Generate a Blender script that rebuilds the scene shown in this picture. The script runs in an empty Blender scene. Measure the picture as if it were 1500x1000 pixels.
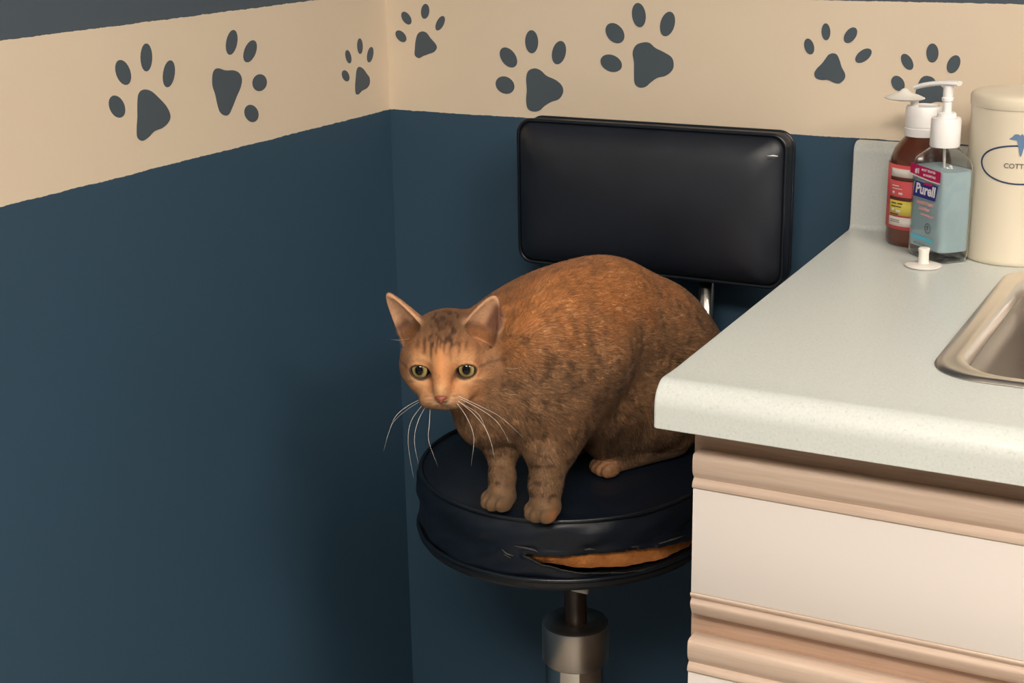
import bpy, bmesh, math, random
import numpy as np
from mathutils import Vector, Matrix
random.seed(4); RNG = np.random.default_rng(7)
scene = bpy.context.scene
col = scene.collection
PI = math.pi

# ------------------------------------------------------------------ camera
CAM = np.array([1.08848, -1.71606, 1.30288]); FPX = 2206.6
pitch, roll, yaw = 0.29676, -0.01756, 0.48733
fw = np.array([-math.sin(yaw)*math.cos(pitch), math.cos(yaw)*math.cos(pitch), -math.sin(pitch)])
rt0 = np.array([math.cos(yaw), math.sin(yaw), 0.0]); up0 = np.cross(rt0, fw)
RT = rt0*math.cos(roll)+up0*math.sin(roll); UP = -rt0*math.sin(roll)+up0*math.cos(roll)
cam_d = bpy.data.cameras.new('camera'); cam = bpy.data.objects.new('camera', cam_d); col.objects.link(cam)
M = Matrix.Identity(4)
for i in range(3):
    M[i][0], M[i][1], M[i][2], M[i][3] = RT[i], UP[i], -fw[i], CAM[i]
cam.matrix_world = M
cam_d.sensor_fit = 'HORIZONTAL'; cam_d.sensor_width = 36; cam_d.lens = 36*FPX/1500; cam_d.clip_start = .05
scene.camera = cam
def ray(px, py): return fw+RT*(px-750)/FPX+UP*(500-py)/FPX
def atY(px, py, Y):
    v = ray(px, py); return CAM+v*((Y-CAM[1])/v[1])
def atZ(px, py, Z):
    v = ray(px, py); return CAM+v*((Z-CAM[2])/v[2])

# ------------------------------------------------------------------ helpers
def tag(o, label=None, cat=None, group=None, kind=None):
    if label: o['label'] = label
    if cat: o['category'] = cat
    if group: o['group'] = group
    if kind: o['kind'] = kind
    return o
def empty(name, loc=(0, 0, 0), rz=0, **k):
    o = bpy.data.objects.new(name, None); col.objects.link(o); o.location = loc; o.rotation_euler = (0, 0, rz)
    o.empty_display_size = .02
    return tag(o, **k)
def link(name, me, mat=None, parent=None, smooth=True, loc=None):
    o = bpy.data.objects.new(name, me); col.objects.link(o)
    if mat:
        for m in (mat if isinstance(mat, (list, tuple)) else [mat]): me.materials.append(m)
    if smooth: me.polygons.foreach_set('use_smooth', [True]*len(me.polygons))
    if parent: o.parent = parent
    if loc is not None: o.location = loc
    return o
def mesh_from(name, verts, faces):
    me = bpy.data.meshes.new(name); me.from_pydata([tuple(map(float, v)) for v in verts], [], faces); me.update(); return me
def bm_obj(name, bm, mat, parent=None, smooth=True, loc=None):
    me = bpy.data.meshes.new(name); bmesh.ops.recalc_face_normals(bm, faces=bm.faces[:]); bm.to_mesh(me); bm.free()
    return link(name, me, mat, parent, smooth, loc)
def autosmooth(o, ang=35):
    me = o.data; bm = bmesh.new(); bm.from_mesh(me)
    for e in bm.edges:
        if len(e.link_faces) == 2 and e.calc_face_angle(0) > math.radians(ang): e.smooth = False
    bm.to_mesh(me); bm.free(); return o
def box_bm(lo, hi, bev=0, seg=2):
    bm = bmesh.new(); bmesh.ops.create_cube(bm, size=1)
    for v in bm.verts:
        v.co = Vector([(lo[i]+hi[i])/2+v.co[i]*(hi[i]-lo[i]) for i in range(3)])
    if bev: bmesh.ops.bevel(bm, geom=bm.edges[:], offset=bev, segments=seg, profile=.5, affect='EDGES')
    return bm
def box(name, lo, hi, mat, parent=None, bev=0, seg=2):
    return autosmooth(bm_obj(name, box_bm(lo, hi, bev, seg), mat, parent, True), 40)
def lathe(name, prof, mat, parent=None, n=64, loc=None, ang=40, sx=1, sy=1):
    vs, fs = [], []
    for r, z in prof:
        for k in range(n):
            a = 2*PI*k/n; vs.append((r*math.cos(a)*sx, r*math.sin(a)*sy, z))
    for i in range(len(prof)-1):
        for k in range(n):
            a, b = i*n+k, i*n+(k+1) % n
            fs.append((a, b, b+n, a+n))
    fs.append(tuple(range(n-1, -1, -1))); fs.append(tuple((len(prof)-1)*n+k for k in range(n)))
    bm = bmesh.new(); me = mesh_from(name, vs, fs); bm.from_mesh(me); bpy.data.meshes.remove(me)
    bmesh.ops.remove_doubles(bm, verts=bm.verts[:], dist=1e-6)
    return autosmooth(bm_obj(name, bm, mat, parent, True, loc), ang)
def tube_mesh(pts, rad, n=8, closed=False):
    pts = [Vector(p) for p in pts]; N = len(pts)
    if not hasattr(rad, '__len__'): rad = [rad]*N
    vs, fs = [], []
    t0 = (pts[1]-pts[0]).normalized(); u = t0.orthogonal().normalized()
    for i, p in enumerate(pts):
        if closed: t = (pts[(i+1) % N]-pts[i-1]).normalized()
        else: t = (pts[min(i+1, N-1)]-pts[max(i-1, 0)]).normalized()
        u = (u-t*u.dot(t)).normalized(); w = t.cross(u)
        for k in range(n):
            a = 2*PI*k/n; vs.append(p+(u*math.cos(a)+w*math.sin(a))*rad[i])
    for i in range(N if closed else N-1):
        j = (i+1) % N
        for k in range(n):
            fs.append((i*n+k, i*n+(k+1) % n, j*n+(k+1) % n, j*n+k))
    if not closed: fs.append(tuple(range(n-1, -1, -1))); fs.append(tuple((N-1)*n+k for k in range(n)))
    return vs, fs
def tube(name, pts, rad, mat, parent=None, n=8, closed=False):
    vs, fs = tube_mesh(pts, rad, n, closed); me = mesh_from(name, vs, fs)
    return link(name, me, mat, parent)
def extrude_x(name, prof, x0f, x1f, mat, parent=None, nseg=1, ang=30, bev=0):
    """closed profile of (y, z) swept along x from x0f(y) to x1f(y)"""
    bm = bmesh.new(); rows = []
    for s in range(nseg+1):
        t = s/nseg
        rows.append([bm.verts.new((x0f(y)*(1-t)+x1f(y)*t, y, z)) for y, z in prof])
    n = len(prof)
    for s in range(nseg):
        for k in range(n):
            bm.faces.new((rows[s][k], rows[s][(k+1) % n], rows[s+1][(k+1) % n], rows[s+1][k]))
    bm.faces.new(rows[0][::-1]); bm.faces.new(rows[-1])
    if bev:
        es = [e for e in bm.edges if e.verts[0] in rows[0] and e.verts[1] in rows[0]] if False else [e for f in bm.faces if len(f.verts) == n and n > 4 for e in f.edges]
        bmesh.ops.recalc_face_normals(bm, faces=bm.faces[:])
        bmesh.ops.bevel(bm, geom=list(set(es)), offset=bev, segments=2, profile=.5, affect='EDGES')
    return autosmooth(bm_obj(name, bm, mat, parent, True), ang)
def rrect(w, h, r, n=6):
    out = []
    for cx, cy, a0 in ((w/2-r, h/2-r, 0), (-w/2+r, h/2-r, PI/2), (-w/2+r, -h/2+r, PI), (w/2-r, -h/2+r, 3*PI/2)):
        for k in range(n+1):
            a = a0+PI/2*k/n; out.append((cx+r*math.cos(a), cy+r*math.sin(a)))
    return out
def loft(name, rings, mat, parent=None, cap=True, ang=40, loc=None):
    n = len(rings[0]); vs = [p for r in rings for p in r]; fs = []
    for i in range(len(rings)-1):
        for k in range(n): fs.append((i*n+k, i*n+(k+1) % n, (i+1)*n+(k+1) % n, (i+1)*n+k))
    if cap: fs.append(tuple(range(n-1, -1, -1))); fs.append(tuple((len(rings)-1)*n+k for k in range(n)))
    bm = bmesh.new(); me = mesh_from(name, vs, fs); bm.from_mesh(me); bpy.data.meshes.remove(me)
    bmesh.ops.remove_doubles(bm, verts=bm.verts[:], dist=1e-7)
    return autosmooth(bm_obj(name, bm, mat, parent, True, loc), ang)

# ------------------------------------------------------------------ materials
def srgb(r, g, b):
    f = lambda c: (c/255/12.92) if c/255 <= .04045 else ((c/255+.055)/1.055)**2.4
    return (f(r), f(g), f(b), 1)
class NT:
    def __init__(s, name):
        s.m = bpy.data.materials.new(name); s.m.use_nodes = True; s.t = s.m.node_tree; s.n = s.t.nodes
        s.b = s.n['Principled BSDF']
    def add(s, typ, **kw):
        n = s.n.new(typ)
        for k, v in kw.items():
            if k in n.inputs: n.inputs[k].default_value = v
            else: setattr(n, k, v)
        return n
    def L(s, a, b): s.t.links.new(a, b)
    def mix(s, fac, a, b, typ='MIX'):
        n = s.n.new('ShaderNodeMix'); n.data_type = 'RGBA'; n.blend_type = typ
        for sock, v in ((n.inputs[0], fac), (n.inputs[6], a), (n.inputs[7], b)):
            if isinstance(v, bpy.types.NodeSocket): s.L(v, sock)
            else: sock.default_value = v
        return n.outputs[2]
    def math(s, op, a, b=0.0, c=None):
        n = s.n.new('ShaderNodeMath'); n.operation = op
        for i, v in enumerate((a, b) if c is None else (a, b, c)):
            if isinstance(v, bpy.types.NodeSocket): s.L(v, n.inputs[i])
            else: n.inputs[i].default_value = v
        return n.outputs[0]
    def noise(s, scale, detail=3, rough=.5, vec=None, dist=0):
        n = s.add('ShaderNodeTexNoise'); n.inputs['Scale'].default_value = scale; n.inputs['Detail'].default_value = detail
        n.inputs['Roughness'].default_value = rough; n.inputs['Distortion'].default_value = dist
        s.L(vec if vec is not None else s.obj(), n.inputs['Vector']); return n.outputs['Fac']
    def obj(s):
        if not hasattr(s, '_tc'): s._tc = s.add('ShaderNodeTexCoord')
        return s._tc.outputs['Object']
    def mapping(s, scale=(1, 1, 1), rot=(0, 0, 0)):
        n = s.add('ShaderNodeMapping'); n.inputs['Scale'].default_value = scale; n.inputs['Rotation'].default_value = rot
        s.L(s.obj(), n.inputs['Vector']); return n.outputs[0]
    def ramp(s, fac, stops):
        n = s.n.new('ShaderNodeValToRGB'); s.L(fac, n.inputs[0]); e = n.color_ramp.elements
        while len(e) < len(stops): e.new(.5)
        for i, (p, c) in enumerate(stops): e[i].position = p; e[i].color = c if len(c) == 4 else (*c, 1)
        return n.outputs[0]
    def bump(s, h, strength=.2, dist=.001):
        n = s.add('ShaderNodeBump'); n.inputs['Strength'].default_value = strength; n.inputs['Distance'].default_value = dist
        s.L(h, n.inputs['Height']); s.L(n.outputs[0], s.b.inputs['Normal']); return n
    def base(s, v):
        if isinstance(v, bpy.types.NodeSocket): s.L(v, s.b.inputs['Base Color'])
        else: s.b.inputs['Base Color'].default_value = v if len(v) == 4 else (*v, 1)
        return s
    def set(s, **kw):
        for k, v in kw.items(): s.b.inputs[k.replace('_', ' ')].default_value = v
        return s
def plain(name, c, rough=.5, **kw):
    n = NT(name).base(c).set(Roughness=rough, **kw); return n.m

CREAM = (.76, .635, .485, 1); BLUE = (.034, .076, .122, 1); BAND = (.078, .102, .128, 1)
ZB, ZT = 1.0121, 1.1669
def wall_paint():
    n = NT('wall_paint')
    sep = n.add('ShaderNodeSeparateXYZ'); geo = n.add('ShaderNodeNewGeometry'); n.L(geo.outputs['Position'], sep.inputs[0])
    z = sep.outputs['Z']
    w = n.noise(90, 3, .6, geo.outputs['Position']); w2 = n.noise(14, 2, .5, geo.outputs['Position'])
    zz = n.math('ADD', z, n.math('MULTIPLY', n.math('SUBTRACT', w, .5), .0028))
    zz = n.math('ADD', zz, n.math('MULTIPLY', n.math('SUBTRACT', w2, .5), .002))
    up = n.math('GREATER_THAN', zz, ZB); tp = n.math('GREATER_THAN', zz, ZT)
    c = n.mix(up, BLUE, CREAM); c = n.mix(tp, c, BAND)
    big = n.noise(3, 3, .5, geo.outputs['Position'])
    c = n.mix(n.math('MULTIPLY', big, .14), c, (.0, .0, .0, 1), 'MIX')
    n.base(c).set(Roughness=.55); n.b.inputs['Specular IOR Level'].default_value = .35
    n.bump(n.noise(260, 3, .6, geo.outputs['Position']), .12, .0012)
    return n.m
M_WALL = wall_paint()
M_PAW = plain('paw_paint', (.066, .088, .108), .55)
M_CEIL = plain('ceiling_paint', (.75, .73, .68), .8)
n = NT('floor_vinyl'); n.base(n.ramp(n.noise(40, 4), [(.35, (.30, .27, .23)), (.7, (.38, .35, .30))])).set(Roughness=.4); M_FLOOR = n.m
# laminate: pale grey green with fine flecks
n = NT('laminate')
f1 = n.noise(420, 2, .6, n.mapping((1, 1, 1))); f2 = n.noise(240, 3, .7)
c = n.ramp(f1, [(.26, (.51, .55, .52)), (.42, (.60, .63, .60)), (.6, (.615, .645, .615)), (.76, (.69, .70, .67))])
c = n.mix(n.math('MULTIPLY', n.math('GREATER_THAN', f2, .66), .22), c, (.36, .41, .39, 1))
n.base(c).set(Roughness=.30); n.bump(n.noise(600, 2), .05, .0005); M_LAM = n.m
# pinkish pickled oak
def wood(name, a, b, sc=(1.2, 40, 40)):
    n = NT(name); g = n.noise(6, 5, .65, n.mapping(sc), .8); g2 = n.noise(30, 3, .6, n.mapping((.8, 22, 22)), .2)
    c = n.ramp(g, [(.3, a), (.7, b)]); c = n.mix(n.math('MULTIPLY', g2, .35), c, (a[0]*.72, a[1]*.66, a[2]*.6, 1))
    n.base(c).set(Roughness=.42); n.bump(g2, .12, .0006); return n.m
M_OAK = wood('pickled_oak', (.60, .45, .35), (.73, .58, .47))
M_OAKV = wood('pickled_oak_frame', (.50, .32, .22), (.64, .45, .33), (1.5, 30, 30))
M_PANEL = plain('panel_laminate', (.79, .725, .675), .38)
def vinyl(name, c, rough=.33, wr=.25):
    n = NT(name); d = n.noise(16, 4, .6); n.base(n.mix(d, c, tuple(x*1.9 for x in c[:3])+(1,)))
    r = n.math('ADD', n.math('MULTIPLY', n.noise(9, 4, .65), .22), rough-.1); n.L(r, n.b.inputs['Roughness'])
    a = n.noise(700, 2, .5); b = n.noise(22, 4, .6, None, .6)
    n.bump(n.math('ADD', n.math('MULTIPLY', a, .15), n.math('MULTIPLY', b, 1.0)), wr, .004); return n.m
M_VINYL = vinyl('navy_vinyl', (.0072, .0090, .0140, 1), .44, .14)
M_VINYL2 = vinyl('navy_vinyl_seat', (.0040, .0068, .0125, 1), .40, .20); M_VINYL2.node_tree.nodes['Principled BSDF'].inputs['Specular IOR Level'].default_value = .36
M_PIPING = plain('piping_vinyl', (.006, .009, .014), .28)
M_PAN = plain('seat_pan_black', (.008, .009, .010), .4)
n = NT('foam'); g = n.noise(60, 4, .7); n.base(n.ramp(g, [(.3, (.42, .13, .025)), (.7, (.68, .27, .07))])).set(Roughness=.95); n.bump(n.noise(180, 4, .8), .8, .003); M_FOAM = n.m
M_SCUFF = plain('vinyl_backing', (.075, .066, .060), .8); M_TORN = plain('torn_vinyl_edge', (.035, .032, .030), .7)
n = NT('brushed_steel'); n.base((.56, .51, .46)).set(Metallic=1, Roughness=.34); n.bump(n.noise(80, 3, .6, n.mapping((1, 1, 24))), .05, .0004); M_BRUSH = n.m
n = NT('sink_steel'); n.base((.74, .68, .63)).set(Metallic=1, Roughness=.30); n.bump(n.noise(60, 3, .6, n.mapping((1, 18, 1))), .06, .0004); M_SINK = n.m
M_BOWL = plain('sink_bowl_steel', (.40, .36, .32), .45, Metallic=1)
M_CHROME = plain('chrome', (.72, .70, .67), .08, Metallic=1)
M_POST = plain('satin_chrome', (.62, .58, .54), .22, Metallic=1)
M_SHAFT = plain('greased_shaft', (.05, .028, .020), .35)
M_WHITEP = plain('white_plastic', (.90, .88, .87), .35)
M_WHITET = plain('translucent_white_plastic', (.80, .76, .70), .4)
n = NT('amber_bottle'); n.base((.105, .027, .012)).set(Roughness=.22); n.b.inputs['Coat Weight'].default_value = .3; M_AMBER = n.m
n = NT('cream_ceramic'); n.base(n.ramp(n.noise(8, 3), [(.3, (.77, .68, .53)), (.7, (.81, .73, .58))])).set(Roughness=.32); M_JAR = n.m
M_INK = plain('blue_ink', (.025, .05, .12), .5); M_INKL = plain('pale_blue_ink', (.13, .22, .38), .5); M_INKG = plain('grey_ink', (.14, .13, .12), .6)
n = NT('clear_plastic'); n.base((.97, .98, .98)).set(Roughness=.05, IOR=1.42); n.b.inputs['Transmission Weight'].default_value = 1; M_CLEAR = n.m
n = NT('clear_gel'); n.base((.72, .93, 1.0)).set(Roughness=.15, IOR=1.05); n.b.inputs['Transmission Weight'].default_value = .30; M_GEL = n.m
M_RED = plain('coral_label', (.72, .10, .11), .5); M_YEL = plain('yellow_label', (.74, .62, .10), .5); M_LW = plain('white_label', (.78, .72, .66), .5)
M_BRN = plain('brown_label_bar', (.10, .03, .02), .5)
M_MAG = plain('magenta_label', (.52, .012, .10), .45); M_NAVYL = plain('navy_logo', (.03, .03, .22), .45); M_TEXTW = plain('white_print', (.85, .82, .85), .5)
M_PINKL = plain('pink_print', (.80, .36, .36), .5); M_CYAN = plain('cyan_print', (.10, .50, .68), .5); M_TEXTD = plain('dark_print', (.07, .07, .09), .5)
M_SCRATCH_GLINT = plain('pale_scratch_glint', (.8, .78, .74), .5)
M_RUBBER = plain('black_rubber', (.01, .01, .01), .6)

def text_mesh(body, size, name, mat, parent, shear=0, align='LEFT', ext=.00008, bold=0):
    cu = bpy.data.curves.new('t', 'FONT'); cu.body = body; cu.size = size; cu.shear = shear; cu.align_x = align; cu.align_y = 'CENTER'
    cu.extrude = ext; cu.resolution_u = 3; cu.offset = bold
    o = bpy.data.objects.new('t', cu); col.objects.link(o)
    dg = bpy.context.evaluated_depsgraph_get(); me = bpy.data.meshes.new_from_object(o.evaluated_get(dg))
    bpy.data.objects.remove(o); bpy.data.curves.remove(cu)
    return link(name, me, mat, parent, False)

# ------------------------------------------------------------------ room
RX, RY, RZ = 4.3, -3.8, 2.55
def struct(name, lo, hi, mat):
    return tag(bm_obj(name, box_bm(lo, hi), mat, None, False), kind='structure')
struct('floor', (-.3, RY-.1, -.1), (RX+.1, .1, 0), M_FLOOR)
struct('ceiling', (-.3, RY-.1, RZ), (RX+.1, .1, RZ+.1), M_CEIL)
struct('wall_back', (-.2, 0, 0), (RX+.1, .1, RZ), M_WALL)
struct('wall_right', (RX, RY, 0), (RX+.1, 0, RZ), M_WALL)
struct('wall_front', (-.3, RY-.1, 0), (RX+.1, RY, RZ), M_WALL)
tl = math.tan(-.01114)                       # the left wall stands very slightly out of square
bm = bmesh.new()
q = [(0, 0), (-RY*tl, RY), (-RY*tl-.1, RY), (-.1, 0)]
vb = [bm.verts.new((x, y, 0)) for x, y in q]; vt = [bm.verts.new((x, y, RZ)) for x, y in q]
bm.faces.new(vb); bm.faces.new(vt)
for i in range(4): bm.faces.new((vb[i], vb[(i+1) % 4], vt[(i+1) % 4], vt[i]))
tag(bm_obj('wall_left', bm, M_WALL, None, False), kind='structure')
def left_hit(px, py):
    v = ray(px, py); nrm = np.array([math.cos(-.01114), math.sin(-.01114), 0]); return CAM+v*(-(nrm@CAM)/(nrm@v))

# painted paw prints: outline points in the photograph projected on the wall they are painted on
def smooth_loop(pts, n=6):
    out = []; N = len(pts)
    for i in range(N):
        p0, p1, p2, p3 = (np.array(pts[(i+j-1) % N], float) for j in range(4))
        for k in range(n):
            t = k/n
            out.append(.5*((2*p1)+(-p0+p2)*t+(2*p0-5*p1+4*p2-p3)*t*t+(-p0+3*p1-3*p2+p3)*t**3))
    return out
def toe_pts(cx, cy, a, b, ang):
    th = math.radians(ang)
    return [(cx+a*math.cos(t)*math.cos(th)-b*math.sin(t)*math.sin(th), cy+a*math.cos(t)*math.sin(th)+b*math.sin(t)*math.cos(th)) for t in [2*PI*k/20 for k in range(20)]]
def paint(name, pts, wall, parent, mat=M_PAW, off=.0006):
    vs = []
    for p in pts:
        P = left_hit(*p) if wall == 'L' else atY(p[0], p[1], 0)
        vs.append(P)
    nrm = np.array([1., 0, 0]) if wall == 'L' else np.array([0, -1., 0])
    n = len(vs); V = [v+nrm*off for v in vs]+[v+nrm*.0001 for v in vs]
    fs = [tuple(range(n)), tuple(range(2*n-1, n-1, -1))]+[(i, n+i, n+(i+1) % n, (i+1) % n) for i in range(n)]
    me = mesh_from(name, [v-np.array(parent.location) for v in V], fs)
    o = link(name, me, mat, parent, False)
    bm = bmesh.new(); bm.from_mesh(me); bmesh.ops.recalc_face_normals(bm, faces=bm.faces[:]); bm.to_mesh(me); bm.free()
    return o
# (wall, label, pad outline, toes (cx, cy, half length, half width, angle of the long axis))
PAWS = [
 ('L', 'large dark paw print painted farthest left on the cream band', [(213,131),(222,134),(232,143),(243,155),(249,168),(247,178),(238,187),(226,192),(217,201),(208,206),(201,201),(200,188),(201,172),(201,155),(202,140),(206,133)],
  [(171,156,17,11,-112),(180,106,19,10.5,-108),(214,84,20.5,8.5,90),(247,108,20,8.5,-82)]),
 ('L', 'dark paw print with toes toward the right on the cream band', [(314,102),(320,100),(330,103),(342,103),(350,107),(354,116),(352,128),(346,142),(340,157),(335,167),(329,169),(322,164),(318,152),(315,138),(311,125),(311,110)],
  [(339,62,18.5,8,-80),(366,75,17,8.5,-70),(380,121,12.5,10.5,-80),(368,166,13,10,70)]),
 ('L', 'small dark paw print nearest the room corner on the left wall', [(527,98),(532,101),(537,108),(541,114),(541,123),(537,129),(530,133),(525,138),(521,137),(520,127),(521,114),(522,104),(524,99)],
  [(506,111,8.5,5,-110),(510,83,10,4,-102),(527,67.5,11.5,4,88),(542,80,11.5,4.3,-80)]),
 ('B', 'small dark paw print right of the room corner at the band top', [(618,46),(625,48),(631,56),(638,64),(640,70),(636,76),(628,79),(620,82),(614,85),(608,81),(608,71),(609,60),(612,50)],
  [(587.5,53,10,6.2,50),(595.5,26.5,10.5,6,58),(623,16.5,11,6,95),(645,34,11.5,5.5,-65)]),
 ('B', 'dark paw print on the cream band above the stool backrest left corner', [(783,100),(792,103),(801,111),(814,117),(823,125),(825,135),(819,145),(808,149),(798,155),(790,162),(780,163),(773,158),(771,146),(772,132),(771,115),(774,104)],
  [(740,124.5,14.5,12,35),(745,84,16.5,10.5,55),(779,61,17,9.5,88),(819,77,17.5,10,-78)]),
 ('B', 'largest dark paw print, above the middle of the stool backrest', [(943,62),(952,63),(960,70),(972,76),(984,84),(987,95),(984,104),(975,111),(963,114),(953,121),(946,127),(937,128),(930,122),(929,108),(929,92),(927,77),(932,66)],
  [(895.5,92.5,16.5,12,25),(901,48.5,16.5,12,52),(936,22,18,10,83),(978,35,18.5,10.5,-76)]),
 ('B', 'dark paw print with fanned toes right of the backrest on the band', [(1220,78),(1226,80),(1230,88),(1233,98),(1238,108),(1237,116),(1230,122),(1222,121),(1213,117),(1203,117),(1195,114),(1193,107),(1197,100),(1204,93),(1210,85),(1214,80)],
  [(1185.5,68,12,7,75),(1210,46.5,12.5,6.5,88),(1246,51.5,13,8,-55),(1265,81.5,14,8,-38)]),
 ('B', 'dark paw print partly hidden behind the pump bottle heads', [(1358,111),(1367,114),(1373,122),(1380,127),(1386,134),(1388,143),(1383,149),(1372,149),(1362,152),(1352,156),(1344,154),(1340,146),(1342,132),(1346,120),(1351,113)],
  [(1315.5,122,12,9,58),(1329,90.5,13,7.5,60),(1366,77.5,14,9,90),(1397,94,14,9,-65)]),
]
for w, lab, pad, toes in PAWS:
    cxp = sum(p[0] for p in pad)/len(pad); cyp = sum(p[1] for p in pad)/len(pad)
    P = left_hit(cxp, cyp) if w == 'L' else atY(cxp, cyp, 0)
    r = empty('paw_print', tuple(P), label=lab, cat='paw print', group='paw prints painted along the cream band')
    paint('palm_pad', smooth_loop(pad, 4), w, r)
    for t in toes: paint('toe_pad', toe_pts(*t), w, r)

# ------------------------------------------------------------------ countertop, sink, cabinet
ZC = .91; YF = -.6382; CA = math.tan(.01809)
x_left = lambda y: .6352-CA*(y+.019)
prof = []
prof.append((YF+.0008, ZC-.038)); prof.append((YF, ZC-.0372))
for k in range(9):                                   # bullnose front
    a = PI-PI/2*k/8; prof.append((YF+.020+.020*math.cos(a), ZC-.020+.020*math.sin(a)+.0012*math.sin(a)))
prof.append((YF+.05, ZC))
for k in range(7):                                   # cove into the backsplash
    a = -PI/2+PI/2*k/6; prof.append((-.019-.006+.006*math.cos(a), ZC+.006+.006*math.sin(a)))
for k in range(7):
    a = PI-PI/2*k/6; prof.append((-.019+.012+.012*math.cos(a), ZC+.101-.012+.012*math.sin(a)))
prof += [(-.001, ZC+.101), (-.001, ZC-.038)]
top = extrude_x('countertop', prof, x_left, lambda y: 2.6, M_LAM, None, 1, 30, .003)
tag(top, 'pale grey-green speckled laminate countertop with rounded front edge and low backsplash', 'countertop')
SX0, SX1, SY0, SY1 = .838, 1.26, -.527, -.140        # sink rim rectangle
def cut(o, lo, hi, r):
    w, h = hi[0]-lo[0], hi[1]-lo[1]; cx, cy = (lo[0]+hi[0])/2, (lo[1]+hi[1])/2
    pts = rrect(w, h, r, 8); rings = [[(cx+x, cy+y, z) for x, y in pts] for z in (lo[2], hi[2])]
    c = loft('cutter', rings, None)
    m = o.modifiers.new('b', 'BOOLEAN'); m.object = c; m.operation = 'DIFFERENCE'; m.solver = 'EXACT'
    dg = bpy.context.evaluated_depsgraph_get(); me = bpy.data.meshes.new_from_object(o.evaluated_get(dg))
    o.modifiers.clear(); o.data = me; bpy.data.objects.remove(c)
    w_ = o.modifiers.new('w', 'WEIGHTED_NORMAL'); w_.keep_sharp = True; w_.weight = 100
cut(top, (SX0+.010, SY0+.010, ZC-.1), (SX1-.010, SY1-.010, ZC+.05), .035)
sink = empty('sink', ((SX0+SX1)/2, (SY0+SY1)/2, ZC), label='stainless steel drop-in sink set into the pale countertop', cat='sink')
def sring(inset, z, r):
    w, h = SX1-SX0-2*inset, SY1-SY0-2*inset
    return [(x, y, z) for x, y in rrect(w, h, max(r, .004), 8)]
rim = [sring(.001, .0002, .045), sring(0, .0012, .046), sring(.0012, .0030, .045), sring(.004, .0042, .043), sring(.007, .0040, .042), sring(.010, .0030, .041), sring(.014, .0030, .044), sring(.017, .0028, .048), sring(.019, .0012, .052), sring(.0215, -.003, .054), sring(.0225, -.010, .055)]
o = loft('rim', rim, M_SINK, sink, cap=False, ang=60)
bowl = [sring(.0225, -.010, .055), sring(.025, -.04, .056), sring(.034, -.10, .060), sring(.040, -.135, .062), sring(.060, -.150, .06), sring(.12, -.156, .03), sring(.16, -.158, .01)]
o = loft('bowl', bowl, M_BOWL, sink, cap=False, ang=60)
bm = bmesh.new(); bm.from_mesh(o.data)
be = [e for e in bm.edges if e.is_boundary and e.verts[0].co.z < -.15]
if be: bmesh.ops.contextual_create(bm, geom=be)
bmesh.ops.recalc_face_normals(bm, faces=bm.faces[:]); bm.to_mesh(o.data); bm.free()
o.modifiers.new('s', 'SOLIDIFY').thickness = .0012
lathe('drain', [(0, -.1555), (.03, -.1555), (.038, -.1545), (.042, -.153), (.043, -.1565), (0, -.1565)][::-1], M_CHROME, sink, 40)

YC = -.6082; XC = .6645; X1 = 1.62
cab = empty('base_cabinet', (XC, -.3, 0), label='pickled oak drawer cabinet with off-white panels below the countertop', cat='cabinet')
def CB(name, lo, hi, mat, bev=0):
    return box(name, [lo[i]-cab.location[i] for i in range(3)], [hi[i]-cab.location[i] for i in range(3)], mat, cab, bev)
# carcass as one open box: sides, back, bottom, face frame
bm = bmesh.new()
def addb(lo, hi, bm=bm):
    t = box_bm([lo[i]-cab.location[i] for i in range(3)], [hi[i]-cab.location[i] for i in range(3)]); me = bpy.data.meshes.new('t'); t.to_mesh(me); t.free(); bm.from_mesh(me); bpy.data.meshes.remove(me)
YFR = YC+.020
addb((XC, YFR+.019, .1), (XC+.018, -.003, ZC-.039)); addb((X1-.018, YFR+.019, .1), (X1, -.003, ZC-.039))
addb((XC+.018, -.012, .1), (X1-.018, -.003, ZC-.16)); addb((XC+.018, YFR+.019, .1), (X1-.018, -.012, .118))
addb((XC+.02, -.54, 0), (X1-.02, -.52, .1))
bm_obj('carcass', bm, M_OAKV, cab, False)
bm = bmesh.new()
addb((XC, YFR, .1), (XC+.038, YFR+.019, ZC-.039), bm); addb((X1-.038, YFR, .1), (X1, YFR+.019, ZC-.039), bm)
for z0, z1 in ((.835, ZC-.039), (.668, .700), (.475, .507), (.28, .31), (.1, .13)):
    addb((XC+.038, YFR, z0), (X1-.038, YFR+.019, z1), bm)
bm_obj('face_frame', bm, M_OAKV, cab, False)
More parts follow.
